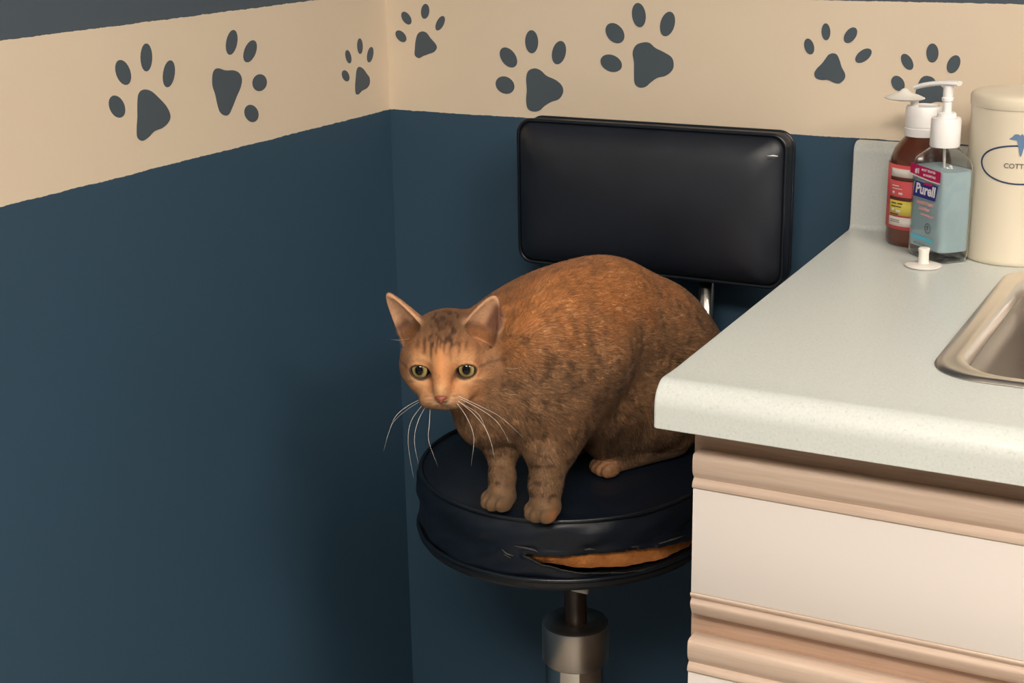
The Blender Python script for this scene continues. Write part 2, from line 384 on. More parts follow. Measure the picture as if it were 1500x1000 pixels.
def drawer(zt, zb, dy, bx=True):
    """zt, zb: top and bottom of the front"""
    x0, x1 = XC+.0055, X1-.004; lx = -cab.location[0]; ly = -cab.location[1]
    d = empty('drawer', (0, 0, 0)); d.parent = cab
    yb = YFR-.0005; yf = YC+dy
    # top moulding: rounded pull lip, flat, groove, small bead
    def P(pts, nm):
        pr = [(y+ly, z) for y, z in pts]
        o = extrude_x(nm, pr, lambda y: x0+lx, lambda y: x1+lx, M_OAK, d, 1, 50, .0005); return o
    t = [(yb, zt-.003), (yb-.004, zt), (yf+.004, zt), (yf+.0015, zt-.0008), (yf+.0003, zt-.003), (yf, zt-.006), (yf, zt-.012), (yf+.0004, zt-.0155), (yf+.0015, zt-.0185),
         (yf+.0034, zt-.0208), (yf+.0040, zt-.0222), (yf+.0026, zt-.0236), (yf+.0010, zt-.0250), (yf+.0002, zt-.0268), (yf, zt-.029), (yf+.0003, zt-.0302), (yf+.0010, zt-.0305), (yb, zt-.0305)]
    P(t, 'top_moulding')
    b = [(yb, zb), (yf+.010, zb+.0003), (yf+.0070, zb+.0015), (yf+.0045, zb+.0050), (yf+.0022, zb+.0095), (yf+.0008, zb+.0130), (yf+.0010, zb+.0155), (yf+.0030, zb+.0172),
         (yf+.0036, zb+.0184), (yf+.0020, zb+.0200), (yf+.0005, zb+.022), (yf+.0003, zb+.0238), (yf+.0010, zb+.0245), (yb, zb+.0245)]
    P(b, 'bottom_moulding')
    box('front_panel', (x0+lx+.0006, yf+.0012+ly, zb+.0249), (x1+lx-.0006, yb+ly, zt-.0309), M_PANEL, d, .0004)
    if bx: box('drawer_box', (x0+lx+.045, yb+ly+.02, zb+.03), (x1+lx-.045, -.08+ly, zt-.05), M_OAKV, d)
drawer(.8425, .6905, 0, False); drawer(.6715, .502, -.0035); drawer(.482, .305, -.0035); drawer(.285, .125, -.0035)

# ------------------------------------------------------------------ stool
SC = Vector((.378, -.242, 0)); SZ = .660; SR = .172
tiltx, tilty = .012, .017                            # the worn seat leans a little
stool = empty('draughting_stool', (SC.x, SC.y, 0), label='round navy vinyl stool with backrest, torn seat edge and chrome column', cat='stool')
def seat_z(x, y): return tiltx*x+tilty*y
def tilt(o):
    for v in o.data.vertices: v.co.z += seat_z(v.co.x, v.co.y)
    o.data.update(); return o
# tear borders: traced on the cylinder of the seat side
def cyl_hit(px, py, r):
    v = ray(px, py); a = v[0]**2+v[1]**2; cx, cy = CAM[0]-SC.x, CAM[1]-SC.y
    b = 2*(v[0]*cx+v[1]*cy); c = cx*cx+cy*cy-r*r; disc = max(b*b-4*a*c, 0); t = (-b-math.sqrt(disc))/(2*a)
    P = CAM+v*t; return math.atan2(P[1]-SC.y, P[0]-SC.x), P[2]
upb = [cyl_hit(*p, SR+.004) for p in ((766, 812), (790, 813), (830, 815), (880, 811), (930, 805), (970, 799), (1008, 791))]
lob = [cyl_hit(*p, SR+.004) for p in ((766, 812), (795, 824), (835, 835), (880, 838), (930, 836), (970, 829), (1008, 818))]
flb = [cyl_hit(*p, SR-.0035) for p in ((766, 812), (795, 822), (835, 830), (880, 831), (930, 827), (970, 818), (1008, 806))]
def ip(tab, a): return float(np.interp(a, [t[0] for t in tab], [t[1] for t in tab]))
A0, A1 = upb[0][0], upb[-1][0]; AE = A1+.5
def tear_rng(a):
    if a < A0 or a > AE: return None
    if a <= A1: return ip(lob, a), ip(upb, a)
    k = 1-(a-A1)/(AE-A1); zm = (upb[-1][1]+lob[-1][1])/2; h = (upb[-1][1]-lob[-1][1])/2*k
    return zm-h, zm+h
NA = 360
def seat_cover():
    zs = [.0]; prof = []
    # top dome rings
    for r in (0, .03, .06, .09, .12, .14, .155, .164): prof.append((r, SZ+.004*(1-(r/.17)**4)-.0035*math.exp(-((r-.161)/.008)**2)))
    prof += [(.1690, SZ-.0025), (.1715, SZ-.006)]
    side = [(.1735, .650), (.1755, .645), (.1765, .640), (.1762, .636), (.1752, .632), (.1742, .628), (.1737, .624), (.1740, .620), (.1748, .617), (.1753, .614), (.1757, .611), (.1758, .608), (.1758, .605), (.1757, .602), (.1754, .599), (.1748, .596), (.1740, .593), (.172, .590), (.168, .587), (.150, .585)]
    prof += side
    bm = bmesh.new(); rows = []
    for i, (r, z) in enumerate(prof):
        row = []
        for k in range(NA):
            a = -PI+2*PI*k/NA
            rr = r
            if i > 8: rr += .0011*math.sin(a*7+z*120)+.0008*math.sin(a*17+1.3-z*200)
            row.append(bm.verts.new((rr*math.cos(a), rr*math.sin(a), z))if r > 0 else None)
        rows.append(row)
    c = bm.verts.new((0, 0, prof[0][1]))
    for k in range(NA): bm.faces.new((c, rows[1][k], rows[1][(k+1) % NA]))
    for i in range(1, len(rows)-1):
        for k in range(NA):
            a = -PI+2*PI*(k+.5)/NA; zc = (prof[i][1]+prof[i+1][1])/2
            tr = tear_rng(a) if i > 9 else None
            if tr:
                jag = .0004*math.sin(a*60)+.0003*math.sin(a*137+2)
                if tr[0]+jag < zc+seat_z(prof[i][0]*math.cos(a), prof[i][0]*math.sin(a)) < tr[1]+jag*.6: continue
            bm.faces.new((rows[i][k], rows[i+1][k], rows[i+1][(k+1) % NA], rows[i][(k+1) % NA]))
    # pull torn borders on to the traced curve and roll them outward
    for v in bm.verts:
        if v.is_boundary and v.co.z < .63 and math.hypot(v.co.x, v.co.y) > .16:
            a = math.atan2(v.co.y, v.co.x); tr = tear_rng(a)
            if not tr: continue
            zz = v.co.z+seat_z(v.co.x, v.co.y); tgt = tr[0] if abs(zz-tr[0]) < abs(zz-tr[1]) else tr[1]
            tgt += .00035*math.sin(a*50)+.00025*math.sin(a*131)
            dz = max(-.003, min(.003, tgt-zz)); v.co.z += dz; k = 1.022 if tgt < (tr[0]+tr[1])/2 else 1.008; v.co.x *= k; v.co.y *= k
    me = bpy.data.meshes.new('seat_cushion')
    bm.normal_update(); bm.to_mesh(me); bm.free()
    o = link('seat_cushion', me, [M_VINYL2, M_TORN], stool)
    tilt(o); s = o.modifiers.new('s', 'SOLIDIFY'); s.thickness = .0012; s.offset = -1; s.use_rim = True; s.material_offset_rim = 1
    return o
seat_cover()
o = lathe('foam_filling', [(0, .598), (.160, .600), (.1665, .6025), (.1685, .608), (.1685, .62), (.168, .630), (.165, .638), (0, .645)], M_FOAM, stool, 180); tag(o, 'orange foam showing through the torn seat edge')
for v in o.data.vertices:
    r = math.hypot(v.co.x, v.co.y)
    if r > .16:
        a = math.atan2(v.co.y, v.co.x)
        if v.co.z < .604: v.co.z = max(.5935, ip(flb, a)-seat_z(v.co.x, v.co.y)-(.1685-r)*.4)
        k = 1+.006*math.sin(a*23)+.004*math.sin(a*61+v.co.z*300); v.co.x *= k; v.co.y *= k
tilt(o)
def ringpts(r, z, n=160, wob=0): return [(r*math.cos(2*PI*k/n)*(1+wob*math.sin(14*PI*k/n)), r*math.sin(2*PI*k/n)*(1+wob*math.sin(14*PI*k/n)), z) for k in range(n)]
tilt(tube('piping', ringpts(.1712, SZ-.0025, 160, .002), .0027, M_PIPING, stool, 8, True))
tilt(tube('piping', ringpts(.1755, .5905, 160, .0015), .0027, M_PIPING, stool, 8, True))
tilt(lathe('seat_pan', [(0, .566), (.05, .566), (.12, .570), (.160, .574), (.1735, .5785), (.1765, .583), (.1760, .5875), (.170, .5885), (0, .5885)], M_PAN, stool, 120))
for k, pp in enumerate([[(753, 799), (768, 802), (782, 805), (788, 809)], [(735, 804), (742, 811), (752, 814)], [(738, 812), (748, 817)], [(856, 805), (864, 804), (872, 805)], [(965, 796), (985, 790), (1004, 784)], [(925, 801), (936, 800)]]):
    q = []
    for p in pp:
        a_, z_ = cyl_hit(*p, SR+.0042); q.append(((SR+.0042)*math.cos(a_), (SR+.0042)*math.sin(a_), z_))
    tube('scuff_mark', q, [.0004]+[.0011]*(len(q)-2)+[.0004], M_SCUFF, stool, 6)
bp_ = atY(850, 864, SC.y-.026)
tube('bolt_head', [(bp_[0]-SC.x-.010, bp_[1]-SC.y, bp_[2]+.001), (bp_[0]-SC.x+.010, bp_[1]-SC.y, bp_[2]+.001)], .0042, M_WHITET, stool, 12)
# column
CX, CY = .009, 0.0
lathe('mounting_plate', [(0, .545), (.03, .545), (.05, .552), (.08, .556), (.08, .566), (0, .566)], M_PAN, stool, 40, (CX, CY, 0))
lathe('shaft', [(0, .30), (.0135, .30), (.0135, .546), (0, .546)], M_SHAFT, stool, 32, (CX, CY, 0))
lathe('collar', [(0, .452), (.0135, .452), (.016, .4535), (.036, .4535), (.0395, .4515), (.0405, .448), (.0405, .405), (.0385, .402), (.036, .402), (0, .402)], M_BRUSH, stool, 64, (CX, CY, 0))
lathe('column', [(0, .11), (.037, .11), (.0375, .402), (0, .402)], M_CHROME, stool, 64, (CX, CY, 0))
# five-star base, castors
lathe('hub', [(0, .075), (.045, .075), (.05, .085), (.05, .12), (.042, .13), (0, .13)], M_PAN, stool, 40, (CX, CY, 0))
for k in range(5):
    a = 2*PI*k/5+.3
    ca, sa = math.cos(a), math.sin(a); rr = .235
    pts = [(CX+ca*(.03+t*(rr-.03)), CY+sa*(.03+t*(rr-.03)), .105-.03*t) for t in [i/6 for i in range(7)]]
    L = tube('leg', pts, [.018-.006*i/6 for i in range(7)], M_CHROME, stool, 12)
    w = lathe('castor', [(0, -.009), (.020, -.009), (.025, -.006), (.025, .006), (.020, .009), (0, .009)], M_RUBBER, L, 24)
    w.rotation_euler = (PI/2, 0, a+PI/2); w.location = (CX+ca*(rr-.002), CY+sa*(rr-.002), .0255)
    tube('castor_stem', [(CX+ca*(rr-.002), CY+sa*(rr-.002), .048), (CX+ca*(rr-.002), CY+sa*(rr-.002), .083)], .006, M_CHROME, L, 10)
# backrest: padded rounded slab parallel to the back wall
BW, BH = .338, .176; BC = Vector((.4075, -.064, .9355))
def back_rings():
    R_ = []
    def rg(ins, y, r): return [(x, y, z) for x, z in rrect(BW-2*ins, BH-2*ins, max(r, .003), 8)]
    R_.append(rg(.001, -.0215, .016))                 # front welt line
    for ins, y in ((.005, -.0275), (.012, -.0335), (.022, -.0385), (.036, -.0425), (.052, -.0450), (.068, -.0465), (.080, -.0470), (.0845, -.0471)): R_.append(rg(ins, y, min(.016+.2*ins, (BH-2*ins)*.45)))
    return R_
rs = back_rings()
front = rs[::-1]
sidef = [[(x, y, z) for x, z in rrect(BW-2*i_, BH-2*i_, .016, 8)] for i_, y in ((.0012, -.017), (-.0004, -.008), (-.0006, 0), (.0005, .008), (.003, .012))]
bk = loft('backrest', front+sidef+[[(x, .014, z) for x, z in rrect(BW-.03, BH-.03, .012, 8)]], M_VINYL, stool, True, 70)
bmx = bk.data
for v in bmx.vertices:                                # creased pillow corners
    u, w = v.co.x/(BW/2), v.co.z/(BH/2)
    if v.co.y < -.02:
        v.co.y += .006*max(0, abs(u)*abs(w)-.55)
bk.location = (BC.x-SC.x, BC.y-SC.y, BC.z)
def offs(o): o.location = bk.location; return o
offs(tube('piping', [(x, -.0205, z) for x, z in rrect(BW+.001, BH+.001, .017, 8)], .0024, M_PIPING, stool, 8, True))
offs(tube('piping', [(x, .0105, z) for x, z in rrect(BW-.001, BH-.001, .017, 8)], .0024, M_PIPING, stool, 8, True))
sc_ = np.array(atY(1133, 228, BC.y-.0405))
tube('scuff_mark', [(sc_[0]-SC.x-.0065, sc_[1]-SC.y-.0018, sc_[2]-.0005), (sc_[0]-SC.x, sc_[1]-SC.y-.0020, sc_[2]+.0004), (sc_[0]-SC.x+.0055, sc_[1]-SC.y-.0012, sc_[2])], [.0005, .0010, .0004], M_SCRATCH_GLINT, stool, 6)  # white scratch on the backrest, its reflected glint put into the pale colour
for bx in (.4745, .338):
    x = bx-SC.x; yb = BC.y-SC.y+.009
    pts = [(x*.9, .06, .560), (x, .14, .560), (x, .168, .562), (x, yb-.008, .567), (x, yb-.002, .574), (x, yb, .588), (x, yb, .70), (x, yb, .865)]
    tube('back_post', pts, .0100, M_POST, stool, 16)

# ------------------------------------------------------------------ bottles and jar
# cotton jar
jp = atY(1489, 300, -.082); JX, JY, JR, JH = float(jp[0]), -.082, .053, .176
jar = empty('cotton_jar', (JX, JY, ZC), label='tall cream jar with blue oval COTTON lettering behind the sink', cat='jar')
lathe('body', [(0, .0003), (JR-.003, .0003), (JR-.001, .002), (JR, .006), (JR, JH-.0145), (0, JH-.0145)], M_JAR, jar, 96)
lathe('lid', [(0, JH-.0143), (JR+.0006, JH-.0143), (JR+.0012, JH-.0130), (JR+.0014, JH-.005), (JR+.0002, JH-.002), (JR-.003, JH), (JR-.012, JH+.001), (0, JH+.0015)], M_JAR, jar, 96)
vdir = math.atan2(CAM[1]-JY, CAM[0]-JX)
def on_jar(u, z, off=.0004):            # u: arc distance to the right of the print centre
    a = JA+u/JR; return ((JR+off)*math.cos(a), (JR+off)*math.sin(a), z)
# centre of the print
cpx = atY(1503, 233, JY-JR); JA = -PI/2; JA = vdir
zc_l = .1075
ell = [on_jar(.0485*math.cos(t)*.98, zc_l+.0195*math.sin(t), .0003) for t in [2*PI*k/64 for k in range(64)]]
vs, fs = [], []
for t in [2*PI*k/80 for k in range(80)]:
    for s in (1, .945):
        vs.append(on_jar(-.0425*s*math.cos(t), zc_l+.0205*(s if s == 1 else .92)*math.sin(t), .0005))
for k in range(80): fs.append((2*k, 2*((k+1) % 80), 2*((k+1) % 80)+1, 2*k+1))
link('oval_print', mesh_from('oval_print', vs, fs), M_INK, jar, False)
def wrap_text(body, size, z, mat, name, bold=0):
    o = text_mesh(body, size, name, mat, jar, 0, 'CENTER', 0, bold)
    for v in o.data.vertices: v.co = on_jar(v.co.x, z+v.co.y, .0006)
    return o
wrap_text('COTTON', .0072, zc_l-.0015, M_INKG, 'lettering', .0001)
# small caduceus-like emblem: wings over a staff tapering down
em = [(-.017, .0275), (-.013, .0300), (-.010, .0335), (-.006, .0340), (-.002, .0325), (0, .0345), (.002, .0325), (.006, .0340), (.010, .0335), (.013, .0300), (.017, .0275), (.011, .0268), (.006, .0262), (.0045, .021), (.003, .015), (.0012, .008), (0, .0065), (-.0012, .008), (-.003, .015), (-.0045, .021), (-.006, .0262), (-.011, .0268)]
bm = bmesh.new(); vv = [bm.verts.new((x, z, 0)) for x, z in em]; bm.faces.new(vv); bmesh.ops.triangulate(bm, faces=bm.faces[:])
for v in bm.verts: v.co = on_jar(v.co.x*.72, zc_l+.0085+(v.co.y-.0065)*.84, .0007)
bm_obj('emblem', bm, M_INKL, jar, False)

# brown bottle with pump
bp = atY(1345, 300, -.060); BX, BY, BR = float(bp[0]), -.060, .0335
br = empty('brown_bottle', (BX, BY, ZC), label='brown bottle with coral and yellow label and flat white pump, against the backsplash', cat='bottle')
lathe('bottle_body', [(0, .0004), (BR-.004, .0004), (BR-.001, .003), (BR, .007), (BR, .088), (BR-.0012, .096), (BR-.005, .106), (BR-.011, .114), (.018, .119), (.0165, .122), (.0165, .132), (0, .132)], M_AMBER, br, 80)
def on_b(a, z, off=.0004): return ((BR+off)*math.cos(a), (BR+off)*math.sin(a), z)
bv = math.atan2(CAM[1]-BY, CAM[0]-BX)
def band(name, a0, a1, z0, z1, mat, off):
    vs, fs = [], []; n = 24
    for k in range(n+1):
        a = a0+(a1-a0)*k/n; vs += [on_b(a, z0, off), on_b(a, z1, off)]
    for k in range(n): fs.append((2*k, 2*k+2, 2*k+3, 2*k+1))
    o = link(name, mesh_from(name, vs, fs), mat, br); s = o.modifiers.new('s', 'SOLIDIFY'); s.thickness = .0002; s.offset = 1; return o
L0 = bv-PI/2-.22; LE = bv+.9
band('label', L0, LE, .020, .091, M_RED, .0004)
band('white_stripe', L0+.72, LE-.1, .078, .087, M_LW, .0009)
band('brown_stripe', L0+.72, LE-.1, .074, .0775, M_BRN, .0009)
band('brown_stripe', L0+.72, LE-.1, .0525, .056, M_BRN, .0009)
band('yellow_panel', L0+.72, LE-.1, .036, .052, M_YEL, .0009)
band('white_panel', L0+.72, LE-.1, .024, .034, M_LW, .0009)
for (da, z, w, h, mt) in ((.95, .0490, .22, .0012, M_BRN), (1.20, .0490, .18, .0012, M_BRN), (1.05, .0455, .40, .0010, M_BRN), (.92, .0415, .12, .0035, M_LW), (1.15, .0405, .16, .0030, M_LW), (.98, .0370, .36, .0010, M_BRN), (.98, .0680, .30, .0012, M_LW), (1.05, .0650, .40, .0010, M_LW), (.92, .0605, .10, .0028, M_LW), (1.20, .0600, .14, .0024, M_LW), (1.02, .0305, .40, .0007, M_INKG), (1.02, .0285, .40, .0007, M_INKG)):
    band('print_mark', L0+da-w/2, L0+da+w/2, z-h/2, z+h/2, mt, .0014)
lathe('cap', [(0, .120), (.0195, .120), (.0198, .1225), (.0198, .1285), (.0188, .1292), (.0188, .1300), (.0195, .1306), (.0195, .1500), (.0183, .1520), (.0160, .1525), (.0150, .1510), (0, .1510)], M_WHITEP, br, 64)
hd = (-.014, -.006)
lathe('pump_stem', [(0, .149), (.0045, .149), (.0045, .160), (0, .160)], M_WHITEP, br, 24, (hd[0]+.004, hd[1]+.002, 0))
ph = lathe('pump_head', [(0, .1575), (.010, .1578), (.019, .1592), (.0218, .1603), (.0218, .1610), (.0150, .1640), (.0070, .1665), (.0045, .1690), (.0025, .1705), (0, .1708)], M_WHITET, br, 48, (hd[0]-.006, hd[1]-.002, 0), sx=1, sy=.8)

# hand sanitiser bottle
ux, uy = .74, -.672; nx, ny = -.672, -.74       # width direction (towards the right and the viewer), front normal
fl = np.array([.7215, -.112]); W, Dp = .0640, .040
cen = fl+np.array([ux, uy])*W/2-np.array([nx, ny])*Dp/2
pz = empty('sanitiser_bottle', (cen[0], cen[1], ZC), math.atan2(uy, ux), label='clear pump bottle of pale blue hand sanitiser with a navy logo label', cat='bottle')
def prg(w, d, r, z): return [(x, y, z) for x, y in rrect(w, d, r, 6)]
bodyr = [prg(W-.008, Dp-.008, .008, .0006), prg(W-.002, Dp-.002, .010, .0022), prg(W, Dp, .011, .006), prg(W, Dp, .011, .100), prg(W-.004, Dp-.002, .011, .106), prg(W-.024, Dp-.008, .011, .1135), prg(.030, .028, .0135, .118), prg(.0265, .0265, .0132, .1195), prg(.0265, .0265, .0132, .124)]
o = loft('bottle_body', bodyr, M_CLEAR, pz, True, 50); m_ = o.modifiers.new('s', 'SOLIDIFY'); m_.thickness = .0007; m_.offset = -1
gelr = [prg(W-.0045, Dp-.0045, .009, .0120), prg(W-.003, Dp-.003, .0098, .0135), prg(W-.003, Dp-.003, .0098, .096), prg(W-.0035, Dp-.0035, .0096, .0970)]
gel = loft('gel', gelr, M_GEL, pz, True, 50); tag(gel, 'pale blue gel')
FY = -Dp/2-.0004
def plate(name, pts, mat, off, par=pz, th=.00015):
    n = len(pts); y = FY-off; vs = [(x, y, z) for x, z in pts]+[(x, y-th, z) for x, z in pts]
    fs = [tuple(range(n)), tuple(range(2*n-1, n-1, -1))]+[(i, (i+1) % n, n+(i+1) % n, n+i) for i in range(n)]
    o = link(name, mesh_from(name, vs, fs), mat, par, False)
    bm = bmesh.new(); bm.from_mesh(o.data); bmesh.ops.recalc_face_normals(bm, faces=bm.faces[:]); bm.to_mesh(o.data); bm.free(); return o
def R4(x0, x1, z0, z1): return [(x0, z0), (x1, z0), (x1, z1), (x0, z1)]
xl, xr = -.0285, .0245
plate('magenta_band', [(xl, .0890), (xl+.018, .0872), (xl+.035, .0860), (xr, .0858), (xr, .0975), (xl, .0995)], M_MAG, 0)
plate('white_swoosh', [(xl, .0872), (xl+.018, .0856), (xl+.035, .0846), (xr, .0843), (xr, .0857), (xl+.035, .0859), (xl+.018, .0871), (xl, .0889)], M_LW, 0)
plate('logo_plate', [(-.0215, .0655), (.0180, .0655), (.0215, .0820), (-.0180, .0820)], M_NAVYL, 0)
plate('logo_flash', [(-.004, .0800), (.011, .0800), (.013, .0826), (-.001, .0826)], M_MAG, .0003)
def ptext(body, size, x, z, mat, name='lettering', bold=0, shear=0, off=.0004):
    o = text_mesh(body, size, name, mat, pz, shear, 'CENTER', .00005, bold); o.rotation_euler = (PI/2, 0, 0); o.location = (x, FY-off, z); return o
ptext('Purell', .0150, .0002, .0742, M_TEXTW, bold=.00045, shear=.12)
ptext('#1', .0075, -.0155, .0925, M_TEXTW, bold=.0002); ptext('MOST TRUSTED', .0034, .004, .0950, M_TEXTW, bold=.00008); ptext('IN HOSPITALS', .0034, .006, .0900, M_TEXTW, bold=.00008)
ptext('Instant Hand', .0056, .001, .0605, M_PINKL, bold=.00015); ptext('Sanitizer', .0056, .001, .0545, M_PINKL, bold=.00015); ptext('refreshing gel', .0042, .006, .0485, M_PINKL, bold=.0001)
vs, fs = [], []
for k in range(32):
    t = 2*PI*k/32
    for s in (.0056, .0048): vs.append((.0085+s*math.cos(t), FY-.0003, .0350+s*math.sin(t)))
for k in range(32): fs.append((2*k, 2*k+1, 2*((k+1) % 32)+1, 2*((k+1) % 32)))
link('seal', mesh_from('seal', vs, fs), M_TEXTD, pz, False)
ptext('T', .006, .0085, .0350, M_TEXTD, bold=.00015)
plate('cyan_band', [(-.021, .0205), (.018, .0205), (.018, .0245), (-.021, .0245)], M_CYAN, 0)
ptext('8 FL OZ (236 mL)', .0036, -.001, .0160, M_TEXTD); ptext('moisturizes', .0036, .0, .0115, M_TEXTD)
lathe('cap', [(0, .1195), (.0150, .1195), (.0155, .1210), (.0155, .1475), (.0145, .1495), (.0100, .1502), (.0096, .1540), (.0080, .1552), (0, .1552)], M_WHITEP, pz, 64)
lathe('pump_stem', [(0, .155), (.0048, .155), (.0048, .166), (.0060, .167), (.0062, .170), (.0052, .171), (.0052, .183), (0, .183)], M_WHITEP, pz, 32)
# pump head: flat tapered spout pointing out of the front, to the left and viewer
pts = []
sp = []
for i in range(12):
    t = i/11; L = -.012+.050*t; z = .1855-.001*math.sin(t*PI)*0-.0075*t**2.2
    w = .0075-.0030*t if t > .15 else .0060+.01*t; h = .0026
    sp.append((L, z, w, h))
rings = []
spd = Vector((-.90, -.44, 0)).normalized()
sn = Vector((-spd.y, spd.x, 0))
for L, z, w, h in sp:
    rings.append([tuple(spd*L+sn*(w*math.cos(a))+Vector((0, 0, z+h*math.sin(a)))) for a in [2*PI*k/20 for k in range(20)]])
loft('pump_head', rings, M_WHITEP, pz, True, 60)
tube('dip_tube', [(0, 0, .119), (.002, .001, .07), (.004, .002, .02)], .0016, M_WHITET, pz, 8)

# white plastic nozzle lying in front
nzp = atZ(1352, 389, ZC)
nz = empty('loose_nozzle', (float(nzp[0])+.001, float(nzp[1])-.004, ZC), label='small white disc-footed plastic stem standing before the sanitiser bottle', cat='plastic cap')
lathe('foot_disc', [(0, .0002), (.0165, .0002), (.0185, .0010), (.0187, .0022), (.0165, .0030), (.008, .0036), (0, .0040)], M_WHITET, nz, 48)
lathe('stem', [(0, .0035), (.0062, .0040), (.0056, .0055), (.0052, .014), (.0058, .0175), (.0060, .0195), (.0048, .0205), (0, .0205)], M_WHITET, nz, 32)

# ------------------------------------------------------------------ the cat
# value noise
def vnoise(P, s, seed=0):
    Q = np.asarray(P)*s+1000; I = np.floor(Q).astype(np.int64); F = Q-I; F = F*F*(3-2*F)
    def h(i, j, k):
        x = (i*374761393+j*668265263+k*2147483647+seed*974711) & 0xffffffff
        x = ((x ^ (x >> 13))*1274126177) & 0xffffffff; x = x ^ (x >> 16)
        return (x & 0xffff)/65535.
    o = 0
    for a in (0, 1):
        for b in (0, 1):
            for c_ in (0, 1):
                w = (F[:, 0] if a else 1-F[:, 0])*(F[:, 1] if b else 1-F[:, 1])*(F[:, 2] if c_ else 1-F[:, 2])
                o = o+w*h(I[:, 0]+a, I[:, 1]+b, I[:, 2]+c_)
    return o
# head frame: x towards the right of the picture, y up, z out of the face, millimetres
HO = atY(655, 520, -.415)
vd = (CAM-HO)/np.linalg.norm(CAM-HO)
hr = np.cross(np.array([0, 0, 1.]), vd); hr /= np.linalg.norm(hr); hu = np.cross(vd, hr)
def rotv(v, ax, a): return v*math.cos(a)+np.cross(ax, v)*math.sin(a)+ax*(ax@v)*(1-math.cos(a))
hz = vd.copy(); hx = hr.copy(); hy = hu.copy()
yawh, pitchh, rollh = math.radians(-10), math.radians(20), math.radians(-1)
hx, hz = rotv(hx, hu, yawh), rotv(hz, hu, yawh)
hy, hz = rotv(hy, hx, pitchh), rotv(hz, hx, pitchh)
hx, hy = rotv(hx, hz, rollh), rotv(hy, hz, rollh)
HM = np.stack([hx, hy, hz])                      # rows
# base, tip, opening direction, half width, half depth
EARS = (((-36, 27, -8), (-60, 67, -8), (-.55, -.10, 1), 20, 13), ((37, 26, -4), (55, 64, -2), (.10, -.10, 1), 21, 12))
def to_head(P): return ((np.asarray(P)-HO)@HM.T)*1000
def head_w(p): return HO+np.asarray(p, float)/1000@HM

def axis(*seg):
    return np.concatenate([np.arange(a, b, st) for a, b, st in zip(seg[:-2:2], seg[2::2], seg[1::2])]).astype(np.float32)
hc = head_w((0, 5, 0))
GX = axis(.18, .0022, hc[0]-.078, .0012, .450, .0022, .60); GY = axis(-.50, .0022, hc[1]-.068, .0012, -.345, .0018, -.24, .0023, -.04)
GZ = axis(.655, .0013, .700, .0021, hc[2]-.068, .0012, hc[2]+.095, .0022, .945)
D = np.full((len(GX), len(GY), len(GZ)), .03, np.float32)
def window(lo, hi):
    sl = []
    for g, a, b in zip((GX, GY, GZ), lo, hi):
        i, j = np.searchsorted(g, a), np.searchsorted(g, b); sl.append(slice(max(i-1, 0), min(j+1, len(g))))
    return tuple(sl)
def apply(fn, lo, hi, k, op='add'):
    pad = max(k, .004)+.012 if op == 'add' else .004
    s = window(np.array(lo)-pad, np.array(hi)+pad)
    x, y, z = np.meshgrid(GX[s[0]], GY[s[1]], GZ[s[2]], indexing='ij')
    if x.size == 0: return
    d = fn(x, y, z).astype(np.float32); E_ = D[s]
    if op == 'add':
        h = np.maximum(k-np.abs(E_-d), 0)/k; D[s] = np.minimum(E_, d)-h*h*k*.25
    else:
        d = -d; h = np.maximum(k-np.abs(E_-d), 0)/k; D[s] = np.maximum(E_, d)+h*h*k*.25
def cone(a, b, ra, rb, k=.012, op='add'):
    a = np.array(a, float); b = np.array(b, float); v = b-a; L2 = v@v
    def fn(x, y, z):
        px, py, pz_ = x-a[0], y-a[1], z-a[2]; t = np.clip((px*v[0]+py*v[1]+pz_*v[2])/L2, 0, 1)
        return np.sqrt((px-t*v[0])**2+(py-t*v[1])**2+(pz_-t*v[2])**2)-(ra+(rb-ra)*t)
    r = max(ra, rb); apply(fn, np.minimum(a, b)-r, np.maximum(a, b)+r, k, op)
def ell(c_, rad, axes=None, k=.012, op='add'):
    c_ = np.array(c_, float); A = np.eye(3) if axes is None else np.array(axes, float); rad = np.array(rad, float)
    ext = np.abs(A.T)@rad
    def fn(x, y, z):
        P = (x-c_[0], y-c_[1], z-c_[2]); q = [sum(A[i][j]*P[j] for j in range(3)) for i in range(3)]
        k0 = np.sqrt(sum((q[i]/rad[i])**2 for i in range(3)))+1e-9; k1 = np.sqrt(sum((q[i]/rad[i]**2)**2 for i in range(3)))+1e-9
        return k0*(k0-1)/k1
    apply(fn, c_-ext, c_+ext, k, op)
def frame(fwd, up=(0, 0, 1)):
    f_ = np.array(fwd, float); f_ /= np.linalg.norm(f_); l = np.cross(np.array(up, float), f_); l /= np.linalg.norm(l); return np.stack([f_, l, np.cross(f_, l)])
def hE(p, rad, k=8, op='add', rz=0, rx=0, ry=0):
    ax = HM.copy()
    Rm = Matrix.Rotation(rz, 3, 'Z')@Matrix.Rotation(ry, 3, 'Y')@Matrix.Rotation(rx, 3, 'X')
    Rn = np.array([[Rm[i][j] for j in range(3)] for i in range(3)])
    ell(head_w(p), np.array(rad)/1000, Rn.T@HM, k/1000, op)
def hC(a, b, ra, rb, k=8, op='add'): cone(head_w(a), head_w(b), ra/1000, rb/1000, k/1000, op)

FW = np.array([-.30, -.954, 0]); FA = frame(FW)
def S(px, py, y): return atY(px, py, y)
